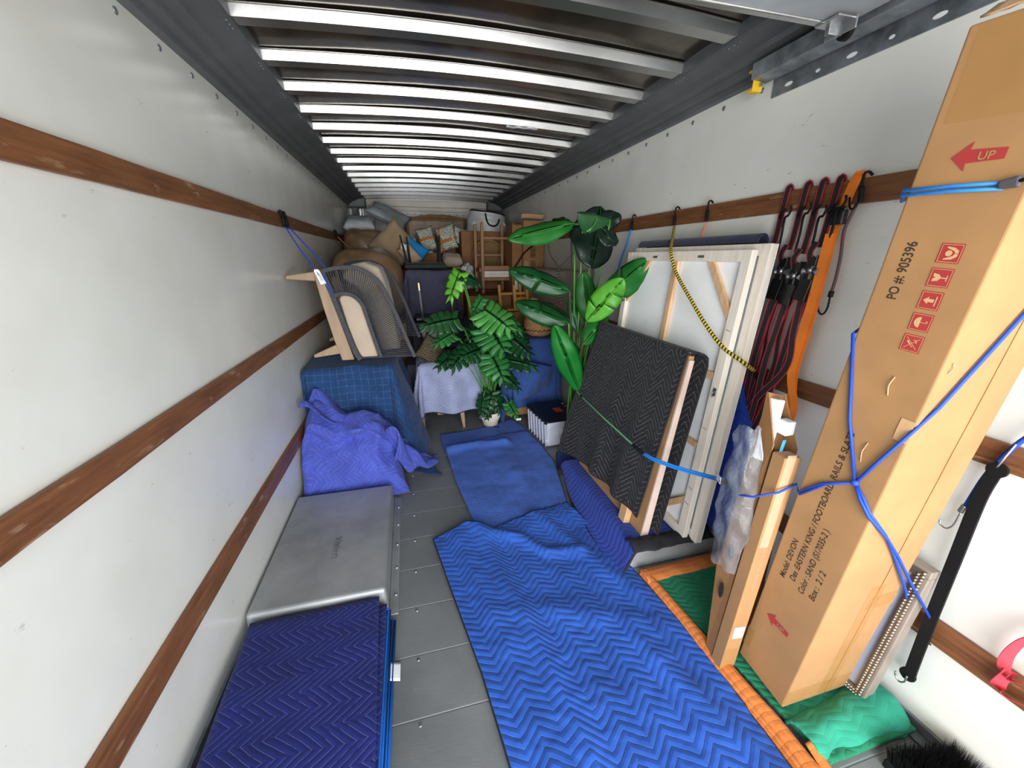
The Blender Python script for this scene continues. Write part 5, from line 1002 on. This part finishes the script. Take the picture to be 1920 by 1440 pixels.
BL = [  # base, tip, normal, half width, mat, droop, splits, cup
    ((1.924, 2.66, 1.795), (1.445, 2.60, 1.70), (-.15, -.85, .5), .080, M_leafm, .05, [], .5), ((2.11, 2.66, 1.905), (1.98, 2.48, 1.515), (-.1, -.9, -.15), .165, M_leafb, .02, [(.2, 1), (.36, 1)], .3),
    ((2.145, 2.58, 1.815), (1.90, 2.50, 1.855), (.05, -.85, .45), .078, m_top, .10, [(.5, -1)], 1.5), ((1.951, 2.78, 1.806), (1.84, 2.85, 1.87), (0, -.7, .7), .05, M_leafb, .3, [(.4, 1)], .5), ((2.06, 2.62, 1.80), (2.23, 2.58, 1.84), (.2, -.9, .3), .065, M_leafb, .05, [], .3), ((2.07, 2.60, 1.78), (2.18, 2.52, 1.66), (.2, -.9, .2), .075, M_leafb, .05, [], .3), ((1.955, 2.60, 1.84), (1.985, 2.56, 1.74), (-.4, -.8, .3), .045, M_leafl, .1, [], .3),
    ((1.85, 2.52, 1.355), (1.455, 2.60, 1.515), (-.1, -.9, .45), .085, M_leafd, .10, [(.55, -1)], .5), ((1.845, 2.50, 1.14), (1.50, 2.60, 1.30), (-.1, -.9, .45), .080, M_leafd, .12, [(.6, 1)], .5), ((1.964, 2.70, 1.12), (1.68, 2.75, 1.29), (.0, -.8, .6), .065, M_leafd, .12, [(.5, 1), (.7, -1)], .6),
    ((2.068, 2.62, 1.10), (1.975, 2.58, 1.47), (-.25, -.95, .1), .080, M_leafm, .05, [], .4), ((1.88, 2.30, 1.179), (2.031, 2.14, 1.456), (-.45, -.85, .1), .085, M_leafl, -.02, [(.5, 1), (.75, 1), (.35, -1)], .25), ((2.03, 2.46, 1.26), (2.165, 2.16, 1.555), (-.5, -.8, .3), .095, M_leafm, .12, [(.4, 1), (.6, -1)], .5),
    ((1.95, 2.48, .99), (2.08, 2.40, 1.18), (-.4, -.9, .0), .085, M_leafm, .30, [(.5, 1)], .9), ((2.00, 2.46, .82), (2.075, 2.36, 1.12), (-.5, -.85, .1), .05, leafmat('pale_mid_leaf', '2f7a34', '4a9a48'), .05, [(.7, -1)], .5),
    ((1.934, 2.45, .645), (1.705, 2.40, 1.14), (-.35, -.9, .1), .085, leafmat('deep_green_leaf', '0f6a1e', '1a7d2a'), .05, [], .35), ((2.008, 2.6, .73), (1.87, 2.55, 1.0), (-.2, -.95, .1), .065, M_leafd, .05, [], .4), ((1.985, 2.66, 1.03), (1.93, 2.7, 1.30), (-.3, -.9, .1), .04, M_leafd, .1, [], .4)]
for i, (b, tp_, nn_, w_, mm, dr, spl, cu_) in enumerate(BL):
    leaf(T, 'banana', b, tp_, nn_, w_, mm, bst(b), dr, stem_m=(M_stem if i % 2 == 0 else M_stemd), sr=.0065 if b[2] > 1.2 else .006, seed=i, split=spl, fold=.10, cup=cu_)
for k in range(5): a = k * 1.3; q = SB + Vector((.022 * cos(a), .022 * sin(a), -.005)); tube('stalk', [q, q + Vector((.01 * cos(a), 0, .3)), q + Vector((.02 + .02 * cos(a), -.02 * k * .3, .62 + .06 * k))], [.016 * (1 - .6 * i / 17) for i in range(17)], M_leafd if k % 2 else M_stem, T)

# ================================================================ the load further back
def mbox(name, it, m, label, cat, bev=.006, **k): return tag(box(name, it, m, None, bev), label, cat, **k)
mbox('storage_crate', (1.67, 2.14, 3.58, 4.22, .03, .80), M_card, 'carton hidden under the blue blanket behind the storage bin', 'crate')
o = drape('moving_blanket', (1.66, 2.15, 3.56, 4.22, .815), (.60, .5, .68, .3), quilt('steel_blue_quilt', '34508e', '5f7fbc', depth=.005, spacing=.024, period=.10, amp=.04, mixs=.3), flare=(.03, .05, .06, .02), folds=4, amp=.03, res=.02, seed=15, r=.025)
for v in o.data.vertices:
    wx = v.co.x + o.location.x
    if wx > 2.2: v.co.x = 2.2 - o.location.x
tag(o, 'steel blue quilted blanket over the load behind the storage bin', 'moving blanket')
def bf(u, v): return Vector((1.69 + .40 * u, 3.455 - .05 * sin(pi * u) + .05 * sin(v * 5 + u * 4) * v - .0, .56 - .33 * v * (1 - .35 * u) - .10 * u * 0 + .12 * (1 - u) * (1 - v)))
surf('turned_flap', 40, 30, bf, _c['steel_blue_quilt'], o, .4, .4, .007); surf('white_care_label', 2, 2, lambda u, v: Vector((1.715 + .05 * u, 3.40, .05 + .022 * v)), M_white, o)
mbox('wooden_stool_base', [(1.66, 2.06, 3.60, 3.64, .03, .06)], M_brwood, 'brown wooden base edge beneath the steel blue blanket', 'furniture base'); bpy.data.objects['wooden_stool_base'].name = 'furniture_base'
# lidded basket
jt = N('seagrass_weave'); a1 = jt.noise(40, 4, stretch=(1, 1, 3.5)); a2 = jt.noise(90, 3); jt.l(jt.mix(jt.ramp(a1, .35, .65), lin('9a6f3c'), lin('cfa067')), jt.b.inputs['Base Color']); jt.bump(jt.math('ADD', a1, a2), .008); jt.set(Roughness=.8); M_sea = jt.m
T = thing('seagrass_basket', 'round belly seagrass basket standing on the steel blue blanket', 'basket', (2.03, 3.72, .83)); link('basket', lathe([(.001, 0), (.10, .0), (.135, .03), (.152, .085), (.145, .15), (.115, .21), (.10, .235), (.108, .245), (.095, .248), (.09, .22), (.001, .2)], (2.03, 3.72, .828), 40), M_sea, T)
tubes('stitched_band', [([Vector((2.03 + .150 * cos(a), 3.72 + .150 * sin(a), .828 + .062 + .006 * sin(a * 24))) for a in [pi + pi * i / 90 for i in range(91)]], .0032)], M_black, T); tube('basket_handle', [(1.95, 3.66, 1.05), (1.90, 3.64, 1.13), (1.93, 3.64, 1.19), (2.0, 3.66, 1.17), (2.05, 3.68, 1.07)], .014, M_sea, T)
# grey wrapped slab along the right wall
T = thing('wrapped_headboard', 'plastic-wrapped grey beige slab standing along the right wall behind the banana plant', 'wrapped furniture', (2.3, 3.9, 0)); 
box('slab', (2.225, 2.368, 3.25, 4.60, .002, 1.455), M_wallwrap, T, .02)
surf('loose_wrap', 30, 10, lambda u, v: Vector((2.225 + .14 * v, 3.27 + 1.3 * u, 1.462 + .012 * abs(nz(u * 9, v * 5, 1, 6)))), M_film, T)
# inverted yellow stool on a carton
mbox('moving_box', (1.60, 2.18, 4.28, 4.60, .002, .99), M_cardd, 'brown carton behind the seagrass basket, under the upturned yellow wooden stool', 'cardboard box')
T = thing('wooden_stool', 'small yellow wooden stool turned upside down behind the seagrass basket', 'stool', (1.92, 4.45, .995))
box('seat', (1.76, 2.10, 4.30, 4.58, .995, 1.02), M_ywood, T, .01)
for x, y in ((1.765, 4.31), (1.925, 4.27), (2.09, 4.33), (2.07, 4.55)): mod_bevel(link('leg', boxes([tbar((x + .012, y, 1.02), (x - .008, y, 1.285), .034, .030, .034, .030, (0, 1, 0))]), M_ywood, T), .005)
box('stretcher', [bar((1.775, 4.33, 1.185), (2.08, 4.36, 1.185), .02, .028), bar((1.92, 4.30, 1.13), (2.08, 4.36, 1.13), .02, .028), bar((1.775, 4.33, 1.10), (1.78, 4.55, 1.10), .02, .028)], M_ywood, T, .003)
# tall cardboard box standing on the right, another behind
mbox('moving_box', (2.0, 2.36, 4.63, 5.05, .002, 1.085), M_card, 'cardboard carton carrying the tall barcode box at the right wall', 'cardboard box')
T = thing('cardboard_box', 'upright cardboard box with black barcodes by the right wall near the front', 'cardboard box', (2.25, 4.82, 1.09)); link('carton', boxes([(2.13, 2.38, 4.64, 4.98, 1.087, 1.975)]), M_card, T)
fl = surf('flap', 8, 3, lambda u, v: Vector((2.10 + .27 * u, 4.64 - .03 * v, 1.975 + .02 + .045 * v + .004 * sin(u * 5))), M_cardl, T, thick=.004)
br = []; rnd = random.Random(5)
for zb in (1.40, 1.57):
    for k in range(16): z = zb + k * .0085; br.append((2.215, 2.28, 4.6372, 4.6392, z, z + rnd.choice((.003, .005, .0065))))
box('barcode', br, M_print, T, 0); box('printed_frame', [(2.155, 2.185, 4.637, 4.639, 1.46, 1.463), (2.155, 2.185, 4.637, 4.639, 1.522, 1.525), (2.155, 2.158, 4.637, 4.639, 1.46, 1.525), (2.182, 2.185, 4.637, 4.639, 1.46, 1.525)], M_cream, T, 0)
T = thing('cardboard_box', 'darker brown cardboard box beside the barcode box, white label on its face', 'cardboard box', (2.06, 4.8, 1.09)); link('carton', boxes([(2.005, 2.125, 4.68, 5.0, 1.087, 1.93)]), M_cardd, T); surf('paper_label', 2, 2, lambda u, v: Vector((2.04 + .05 * u, 4.678, 1.20 + .12 * v)), M_white, T)
# black and white bungee cords crossing the right wall
t = thing('bungee_cord', 'black and white braided bungee cord forked on the right wall behind the banana plant', 'bungee cord', (2.2, 4.4, 1.4))
tube('cord', [(2.39, 4.55, 1.845), (2.30, 4.2, 1.62), (2.24, 3.75, 1.475)], .0065, M_bw, t); tube('cord', [(2.385, 3.30, 1.79), (2.30, 3.52, 1.62), (2.24, 3.75, 1.475)], .0065, M_bw, t); tube('cord', [(2.24, 3.75, 1.475), (2.215, 3.7, 1.40), (2.215, 3.6, 1.15)], .0065, M_bw, t)
hook([(2.39, 4.55, 1.85), (2.376, 4.54, 1.84), (2.37, 4.52, 1.78)], .009, M_black, t)
t = bungee('bungee_cord', 'black and white braided cord hanging beside the tall upturned chair', [(2.04, 4.62, 1.41), (2.055, 4.61, 1.32), (2.075, 4.60, 1.16)], .009, M_bw)
t = bungee('bungee_cord', 'black cord running from the upturned chair over the darker brown box', [(1.99, 4.62, 1.42), (2.06, 4.60, 1.52), (2.14, 4.60, 1.63), (2.26, 4.60, 1.72)], .008, M_black)
# carton platform and the tall upturned chair
mbox('moving_box', (1.45, 1.985, 4.63, 5.3, .002, 1.14), M_cardd, 'brown carton carrying the tall upturned brown chair', 'cardboard box')
T = thing('wooden_chair', 'tall brown wooden chair turned upside down high on the load', 'chair', (1.87, 4.95, 1.15))
for x, y, z1 in ((1.68, 4.85, 1.965), (2.06, 4.85, 1.96), (1.645, 5.13, 1.965), (1.985, 5.13, 1.96)):
    mod_bevel(link('leg', boxes([tbar((x, y, 1.15), (x, y, z1), .036, .036, .036, .036, (0, 1, 0))]), M_brwood, T), .004)
box('stretcher', [bar((1.68, 4.85, 1.79), (2.06, 4.85, 1.79), .02, .026), bar((1.645, 5.13, 1.60), (1.985, 5.13, 1.60), .02, .026)], M_brwood, T, .003)
box('seat_frame', [(1.66, 2.08, 4.835, 4.865, 1.42, 1.475), (1.66, 2.08, 4.835, 4.865, 1.30, 1.335), (1.64, 1.68, 4.86, 5.14, 1.40, 1.45)], M_brwood, T, .004); box('seat_pad', (1.69, 2.05, 4.845, 5.12, 1.338, 1.415), M_cream, T, .01)
tubes('seam', [([(1.69, 4.842, 1.378), (2.05, 4.842, 1.378)], .0015)], M_tan, T)
# round cane back seen between the legs
T = thing('cane_chair_back', 'round woven cane chair back seen between the legs of the upturned brown chair', 'chair', (1.86, 5.45, 1.2))
cn = N('cane_weave'); tcn = cn.n('ShaderNodeTexChecker'); tcn.inputs['Scale'].default_value = 160; tt_ = cn.n('ShaderNodeTexCoord'); cn.l(tt_.outputs['Object'], tcn.inputs[0]); cn.l(cn.mix(tcn.outputs['Fac'], lin('7a5a34'), lin('94713f')), cn.b.inputs['Base Color']); cn.set(Roughness=.7)
pts = [Vector((1.86 + .205 * cos(a), 5.40, 1.60 + .19 * sin(a))) for a in [2 * pi * i / 40 for i in range(40)]]; link('cane_panel', prism(pts, 1, (0, .012, 0)), cn.m, T); tubes('rim', [([p for p in pts] + [pts[0]], .017)], pm('cane_rim', '9c7848', .6), T); box('post', [(1.70, 1.73, 5.39, 5.42, 1.15, 1.55), (1.99, 2.02, 5.39, 5.42, 1.15, 1.55)], M_brwood, T, .004)
mbox('moving_box', (1.40, 2.20, 5.32, 6.1, .002, 1.145), M_cardd, 'carton low behind the cane chair back', 'cardboard box')
# clear zip bag with black handles
def bagf(u, v):
    a = 2 * pi * u; x = 1.92 + (.30 - .06 * v) * cos(a) * (1 + .06 * nz(u * 9, v * 4)); y = 5.75 + .20 * sin(a) * (1 + .08 * nz(u * 7, v * 5, 1, 3)); z = 1.905 + (.28 * v) * (1 - .40 * (x - 1.62)); return Vector((x, y, z + .01 * nz(u * 8, v * 8)))
T = thing('zip_bag', 'clear plastic storage bag with black piping and handles atop the load', 'bag', (1.92, 5.75, 1.9)); surf('bag_body', 48, 16, bagf, M_bagfilm, T)
surf('bag_top', 10, 6, lambda u, v: bagf(.5 * u, 1).lerp(bagf(1 - .5 * u, 1), v) + Vector((0, 0, .015 * sin(pi * v) * sin(pi * u))), M_bagfilm, T); pillow('bedding', (1.92, 5.76, 2.0), (.24, 0, 0), (0, .16, 0), .085, M_white, T)
tubes('piping', [([bagf(.5 + .5 * i / 30, 1) for i in range(31)], .010)], M_black, T); tube('handle', [(1.86, 5.54, 2.13), (1.87, 5.52, 2.05), (1.90, 5.51, 1.99), (1.97, 5.51, 1.97), (2.02, 5.52, 2.0), (2.05, 5.55, 2.06)], .011, M_black, T)
mbox('moving_box', (1.52, 2.2, 5.50, 6.1, 1.15, 1.90), M_cardd, 'upper carton carrying the clear plastic bag, behind the cane chair back', 'cardboard box')
# black chair upside down over the purple-grey draped load
mbox('moving_box', (.80, 1.30, 4.62, 5.1, .002, 1.42), M_cardd, 'carton hidden under the purple-grey blanket', 'cardboard box')
o = drape('moving_blanket', (.79, 1.31, 4.60, 5.1, 1.43), (.35, .55, .62, .1), Q_dgrey, flare=(.02, .06, .05, .01), folds=5, amp=.04, seed=21, r=.03, res=.022); tag(o, 'dark purple-grey blanket draped beneath the upturned black chair', 'moving blanket')
T = thing('black_chair', 'black chair with dark green seat turned upside down on the purple-grey blanket', 'chair', (1.0, 4.85, 1.45))
box('seat', (.765, 1.225, 4.66, 5.05, 1.452, 1.505), pm('dark_green_upholstery', '26302a', .8), T, .02); box('seat_rim', (.775, 1.215, 4.67, 5.04, 1.505, 1.518), M_blackpl, T, .006)
for x, y, lx in ((.80, 4.69, -.055), (1.165, 4.69, .0), (.835, 5.02, -.02), (1.165, 5.02, .0)):
    mod_bevel(link('leg', boxes([tbar((x, y, 1.51), (x + lx, y, 1.805), .030, .018, .030, .018, (0, 1, 0))]), M_black, T), .004)
# second upturned chair, only leg tips in view
T = thing('black_chair', 'upturned black chair low in the dark gap, two slim gold-tipped legs showing', 'chair', (1.05, 4.3, .98))
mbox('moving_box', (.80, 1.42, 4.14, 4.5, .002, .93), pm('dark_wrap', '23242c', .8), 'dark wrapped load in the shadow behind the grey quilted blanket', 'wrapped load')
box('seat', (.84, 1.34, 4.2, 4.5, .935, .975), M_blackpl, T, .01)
for x in (.895, 1.215):
    l_ = link('leg', boxes([tbar((x + .02, 4.24, .975), (x, 4.22, 1.31), .022, .014, .022, .014, (0, 1, 0))]), M_blackpl, T); link('brass_tip', boxes([tbar((x + .0035, 4.207, 1.25), (x, 4.205, 1.325), .012, .011, .012, .011, (0, 1, 0))]), pm('brass', 'b89860', .35, .6), l_)
# woven and fringed throw between armchair and monstera
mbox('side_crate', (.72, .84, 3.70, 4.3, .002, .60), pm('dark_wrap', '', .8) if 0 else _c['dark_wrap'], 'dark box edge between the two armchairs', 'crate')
k = N('dark_tribal_weave'); wv_ = k.n('ShaderNodeTexWave'); wv_.inputs['Scale'].default_value = 22; wv_.inputs['Distortion'].default_value = 6; uvn = k.n('ShaderNodeUVMap'); k.l(uvn.outputs[0], wv_.inputs[0]); k.l(k.mix(k.math('GREATER_THAN', wv_.outputs['Fac'], .72), lin('1c2228'), lin('8a7448')), k.b.inputs['Base Color']); k.set(Roughness=.9)
o = pillow('throw_pillow', (.945, 3.60, .76), (.07, .03, .10), (.09, -.02, -.06), .05, k.m); tag(o, 'dark patterned cushion with golden threads on the grey quilted blanket', 'cushion')
k = N('grey_fringe_knit'); wv_ = k.n('ShaderNodeTexWave'); wv_.inputs['Scale'].default_value = 30; wv_.inputs['Distortion'].default_value = 3; uvn = k.n('ShaderNodeUVMap'); k.l(uvn.outputs[0], wv_.inputs[0]); k.l(k.mix(wv_.outputs['Fac'], lin('4a4a48'), lin('a9a8a0')), k.b.inputs['Base Color']); k.bump(wv_.outputs['Fac'], .006); k.set(Roughness=.95)
o = pillow('throw_pillow', (.99, 3.75, .92), (.12, 0, .06), (-.03, .03, .09), .06, k.m); tag(o, 'grey knitted cushion in the dark behind the monstera leaves', 'cushion')
o = pillow('throw_pillow', (1.16, 3.95, .86), (.16, 0, .05), (-.03, .05, .14), .08, pm('black_cloth', '1a1c1e', .9)); tag(o, 'black cushion deep behind the monstera, above the grey quilted blanket', 'cushion')
# brown wrapped sofa pieces and cushions at the far left
def lump(name, c, s, m, label, cat, seed=0, p=4, n=30, amp=.03, parent=None):
    def f(u, v):
        a = 2 * pi * u; b_ = pi * (v - .5); q = lambda w_: math.copysign(abs(w_) ** (2 / p), w_); d = Vector((q(cos(b_)) * q(cos(a)), q(cos(b_)) * q(sin(a)), q(sin(b_)))); k = 1 + amp * nz(d.x * 2 + seed, d.y * 2 + d.z * 2, 1, seed) * 2
        return Vector((c[0] + s[0] * d.x * k, c[1] + s[1] * d.y * k, c[2] + s[2] * d.z * k))
    o = surf(name, n * 2, n, f, m, parent, 1, 1)
    if label: tag(o, label, cat)
    return o
mbox('moving_box', (.04, .74, 4.30, 5.2, .002, .90), M_cardd, 'carton under the brown wrapped sofa piece by the left wall', 'cardboard box')
lump('wrapped_sofa', (.385, 4.72, 1.285), (.36, .46, .38), M_brownfilm, 'brown sofa piece in shiny plastic wrap leaning by the left wall, behind the rope armchair', 'wrapped furniture', 3, 3.5, amp=.05)
mbox('moving_box', (.06, 1.25, 5.25, 6.1, .002, 1.42), M_cardd, 'wide carton at the far left under the tilted beige cushion', 'cardboard box')
o = pillow('cushion', (.665, 5.30, 1.70), (.17, .02, .165), (.15, .06, -.17), .075, pm('warm_beige_cloth', 'a88f70', .9, sheen=.2), pinch=.05); tag(o, 'large square beige cushion tilted on one corner at the far left', 'cushion')
o = pillow('cushion', (.84, 5.12, 1.60), (.085, .0, -.10), (.07, .02, .05), .05, pm('peach_cloth', 'c4a689', .9), pinch=.05); tag(o, 'small peach cushion corner between the beige cushion and the black chair legs', 'cushion')
o = pillow('cushion', (.90, 5.30, 1.66), (.13, 0, -.09), (.06, .02, .085), .05, pm('bright_azure_cloth', '1489cf', .8), pinch=.04); tag(o, 'bright azure blue cushion behind the legs of the upturned black chair', 'cushion')
o = surf('paper_slip', 8, 6, lambda u, v: Vector((.735 + .07 * u + .01 * v, 5.08 - .01 * u, 1.665 + .075 * v - .02 * u + .01 * sin(u * 7))), M_white, None, thick=.002); tag(o, 'crumpled white paper wedged by the tilted beige cushion', 'paper')
pw = [('pillow', (.25, 5.75, 1.985), (.19, 0, .0), (0, .17, .06), .085, 'e3e8ec', 'plump white pillow in clear bag resting by the far left corner'), ('pillow', (.60, 6.1, 2.13), (.24, -.05, -.12), (.06, .16, .08), .06, 'd9e4e6', 'white pillow with grey-blue piping tipped against the front header')]
for n_, c, u, v, th, col, lbl in pw:
    T = thing('pillow', lbl, 'pillow', c); pillow('pillow_body', c, u, v, th, pm('pillow_' + col, col, .75, bump=.01, bs=9), T, pinch=.08); pillow('clear_bag', c, Vector(u) * 1.06, Vector(v) * 1.06, th * 1.1, M_film, T, pinch=.06)
bm = bmesh.new(); u_, v_ = Vector(pw[1][2]), Vector(pw[1][3]); c_ = Vector(pw[1][1]); add_tube(bm, [c_ + u_ * a + v_ * b_ for a, b_ in ((-.98, -.98), (0, -.9), (.98, -.98), (.9, 0), (.98, .98))], .007, 6); me = bpy.data.meshes.new('mesh'); bm.to_mesh(me); bm.free(); link('piping', me, pm('grey_blue_piping', '7d979c', .7), T)
mbox('moving_box', (.05, .80, 6.12, 6.85, .002, 1.90), M_cardd, 'carton stack in the far left corner under the white pillows', 'cardboard box')
lump('wrapped_sofa', (.33, 5.62, 1.66), (.29, .36, .25), M_brownfilm, 'brown sofa cushion in plastic wrap under the plump white pillow', 'wrapped furniture', 9, 3, amp=.06)
# big brown mattress at the front wall
T = thing('wrapped_mattress', 'brown wrapped mattress standing against the front wall under the roof header', 'mattress', (1.2, 6.5, 0)); box('mattress', (.82, 1.72, 6.35, 6.65, .002, 2.13), M_brownfilm, T, .05)
surf('wrap_fold', 40, 6, lambda u, v: Vector((.84 + .88 * u, 6.36 + .05 * v, 2.13 + .05 * sin(u * pi) + .012 * nz(u * 9, v, 1) - .05 * v)), M_brownfilm, T, thick=.004)
mbox('moving_box', (1.26, 1.51, 5.2, 5.31, .002, 1.10), M_cardd, 'narrow carton in the dark between the stacks, under the patterned pillows', 'cardboard box') if 0 else None
k = N('swirl_print'); wv_ = k.n('ShaderNodeTexWave', wave_type='RINGS'); wv_.inputs['Scale'].default_value = 13; wv_.inputs['Distortion'].default_value = 9; wv_.inputs['Detail Scale'].default_value = 2.5; uvn = k.n('ShaderNodeUVMap'); k.l(uvn.outputs[0], wv_.inputs[0]); k.l(k.mix(k.math('GREATER_THAN', wv_.outputs['Fac'], .62), lin('d9d8c6'), lin('7c8b7c')), k.b.inputs['Base Color']); k.set(Roughness=.9); M_sw = k.m
mbox('moving_box', (1.265, 1.395, 5.5, 5.9, .002, 1.64), M_cardd, 'narrow upright carton under the rust-banded patterned pillow', 'cardboard box'); mbox('moving_box', (.95, 1.24, 5.62, 5.95, 1.422, 1.63), M_cardd, 'small carton under the leftmost patterned pillow', 'cardboard box')
M_ob = pm('rust_band', 'b9793f', .9)
PIL = [((1.085, 5.75, 1.80), (.115, 0, .03), (-.04, .03, .16), .06, 'leftmost of the swirl-patterned pale green pillows, before the brown mattress'), ((1.34, 5.62, 1.815), (.13, 0, .045), (-.03, .03, .165), .07, 'middle swirl-patterned pale green pillow crossed by rust bands'), ((1.535, 5.80, 1.85), (.10, 0, -.03), (.03, .03, .12), .05, 'swirl-patterned pillow on the right, partly behind the rust-banded one')]
for i, (c, u, v, th, lb_) in enumerate(PIL):
    T = thing('patterned_pillow', lb_, 'pillow', c, 'swirl-patterned pillows'); pillow('cover', c, u, v, th, M_sw, T, pinch=.15)
    if i < 2: 
        U_, V_ = Vector(u), Vector(v); Wn = U_.cross(V_).normalized(); Wn = Wn if Wn.y < 0 else -Wn; cc = Vector(c)
        def bd_(u2, v2, a0=(-.35 if i == 1 else -.1)): b2 = -1 + 2 * u2; return cc + V_ * (a0 + .25 * v2) + U_ * b2 * .96 + Wn * (th * ((1 - b2 ** 4) * .95) ** .5 + .004)
        surf('rust_band', 12, 3, bd_, M_ob, T)
        if i == 1: surf('rust_band', 3, 12, lambda u2, v2: cc + U_ * (-.72 + .26 * u2) + V_ * (-1 + 2 * v2) * .95 + Wn * (th * ((1 - (-1 + 2 * v2) ** 4) * .78) ** .5 + .006), M_ob, T)
o = pillow('cushion', (1.36, 5.25, 1.54), (.125, 0, .0), (0, .10, .035), .075, pm('pale_beige_velvet', 'b3a48c', .9, sheen=.3), pinch=.02); tag(o, 'rounded pale beige bolster cushion below the patterned pillows', 'cushion')
mbox('moving_box', (1.325, 1.445, 4.95, 5.28, .002, 1.46), M_cardd, 'dark brown carton under the pale beige bolster cushion', 'cardboard box')
o = lump('plastic_bag', (1.50, 4.95, 1.36), (.075, .08, .13), M_bagfilm, 'small crumpled clear plastic bag beside the upturned brown chair', 'plastic bag', 5, 2.2, amp=.25)
mbox('moving_box', (1.22, 1.36, 5.5, 6.1, .002, 1.60), M_cardd, 'brown carton under the middle patterned pillow', 'cardboard box') if 0 else None
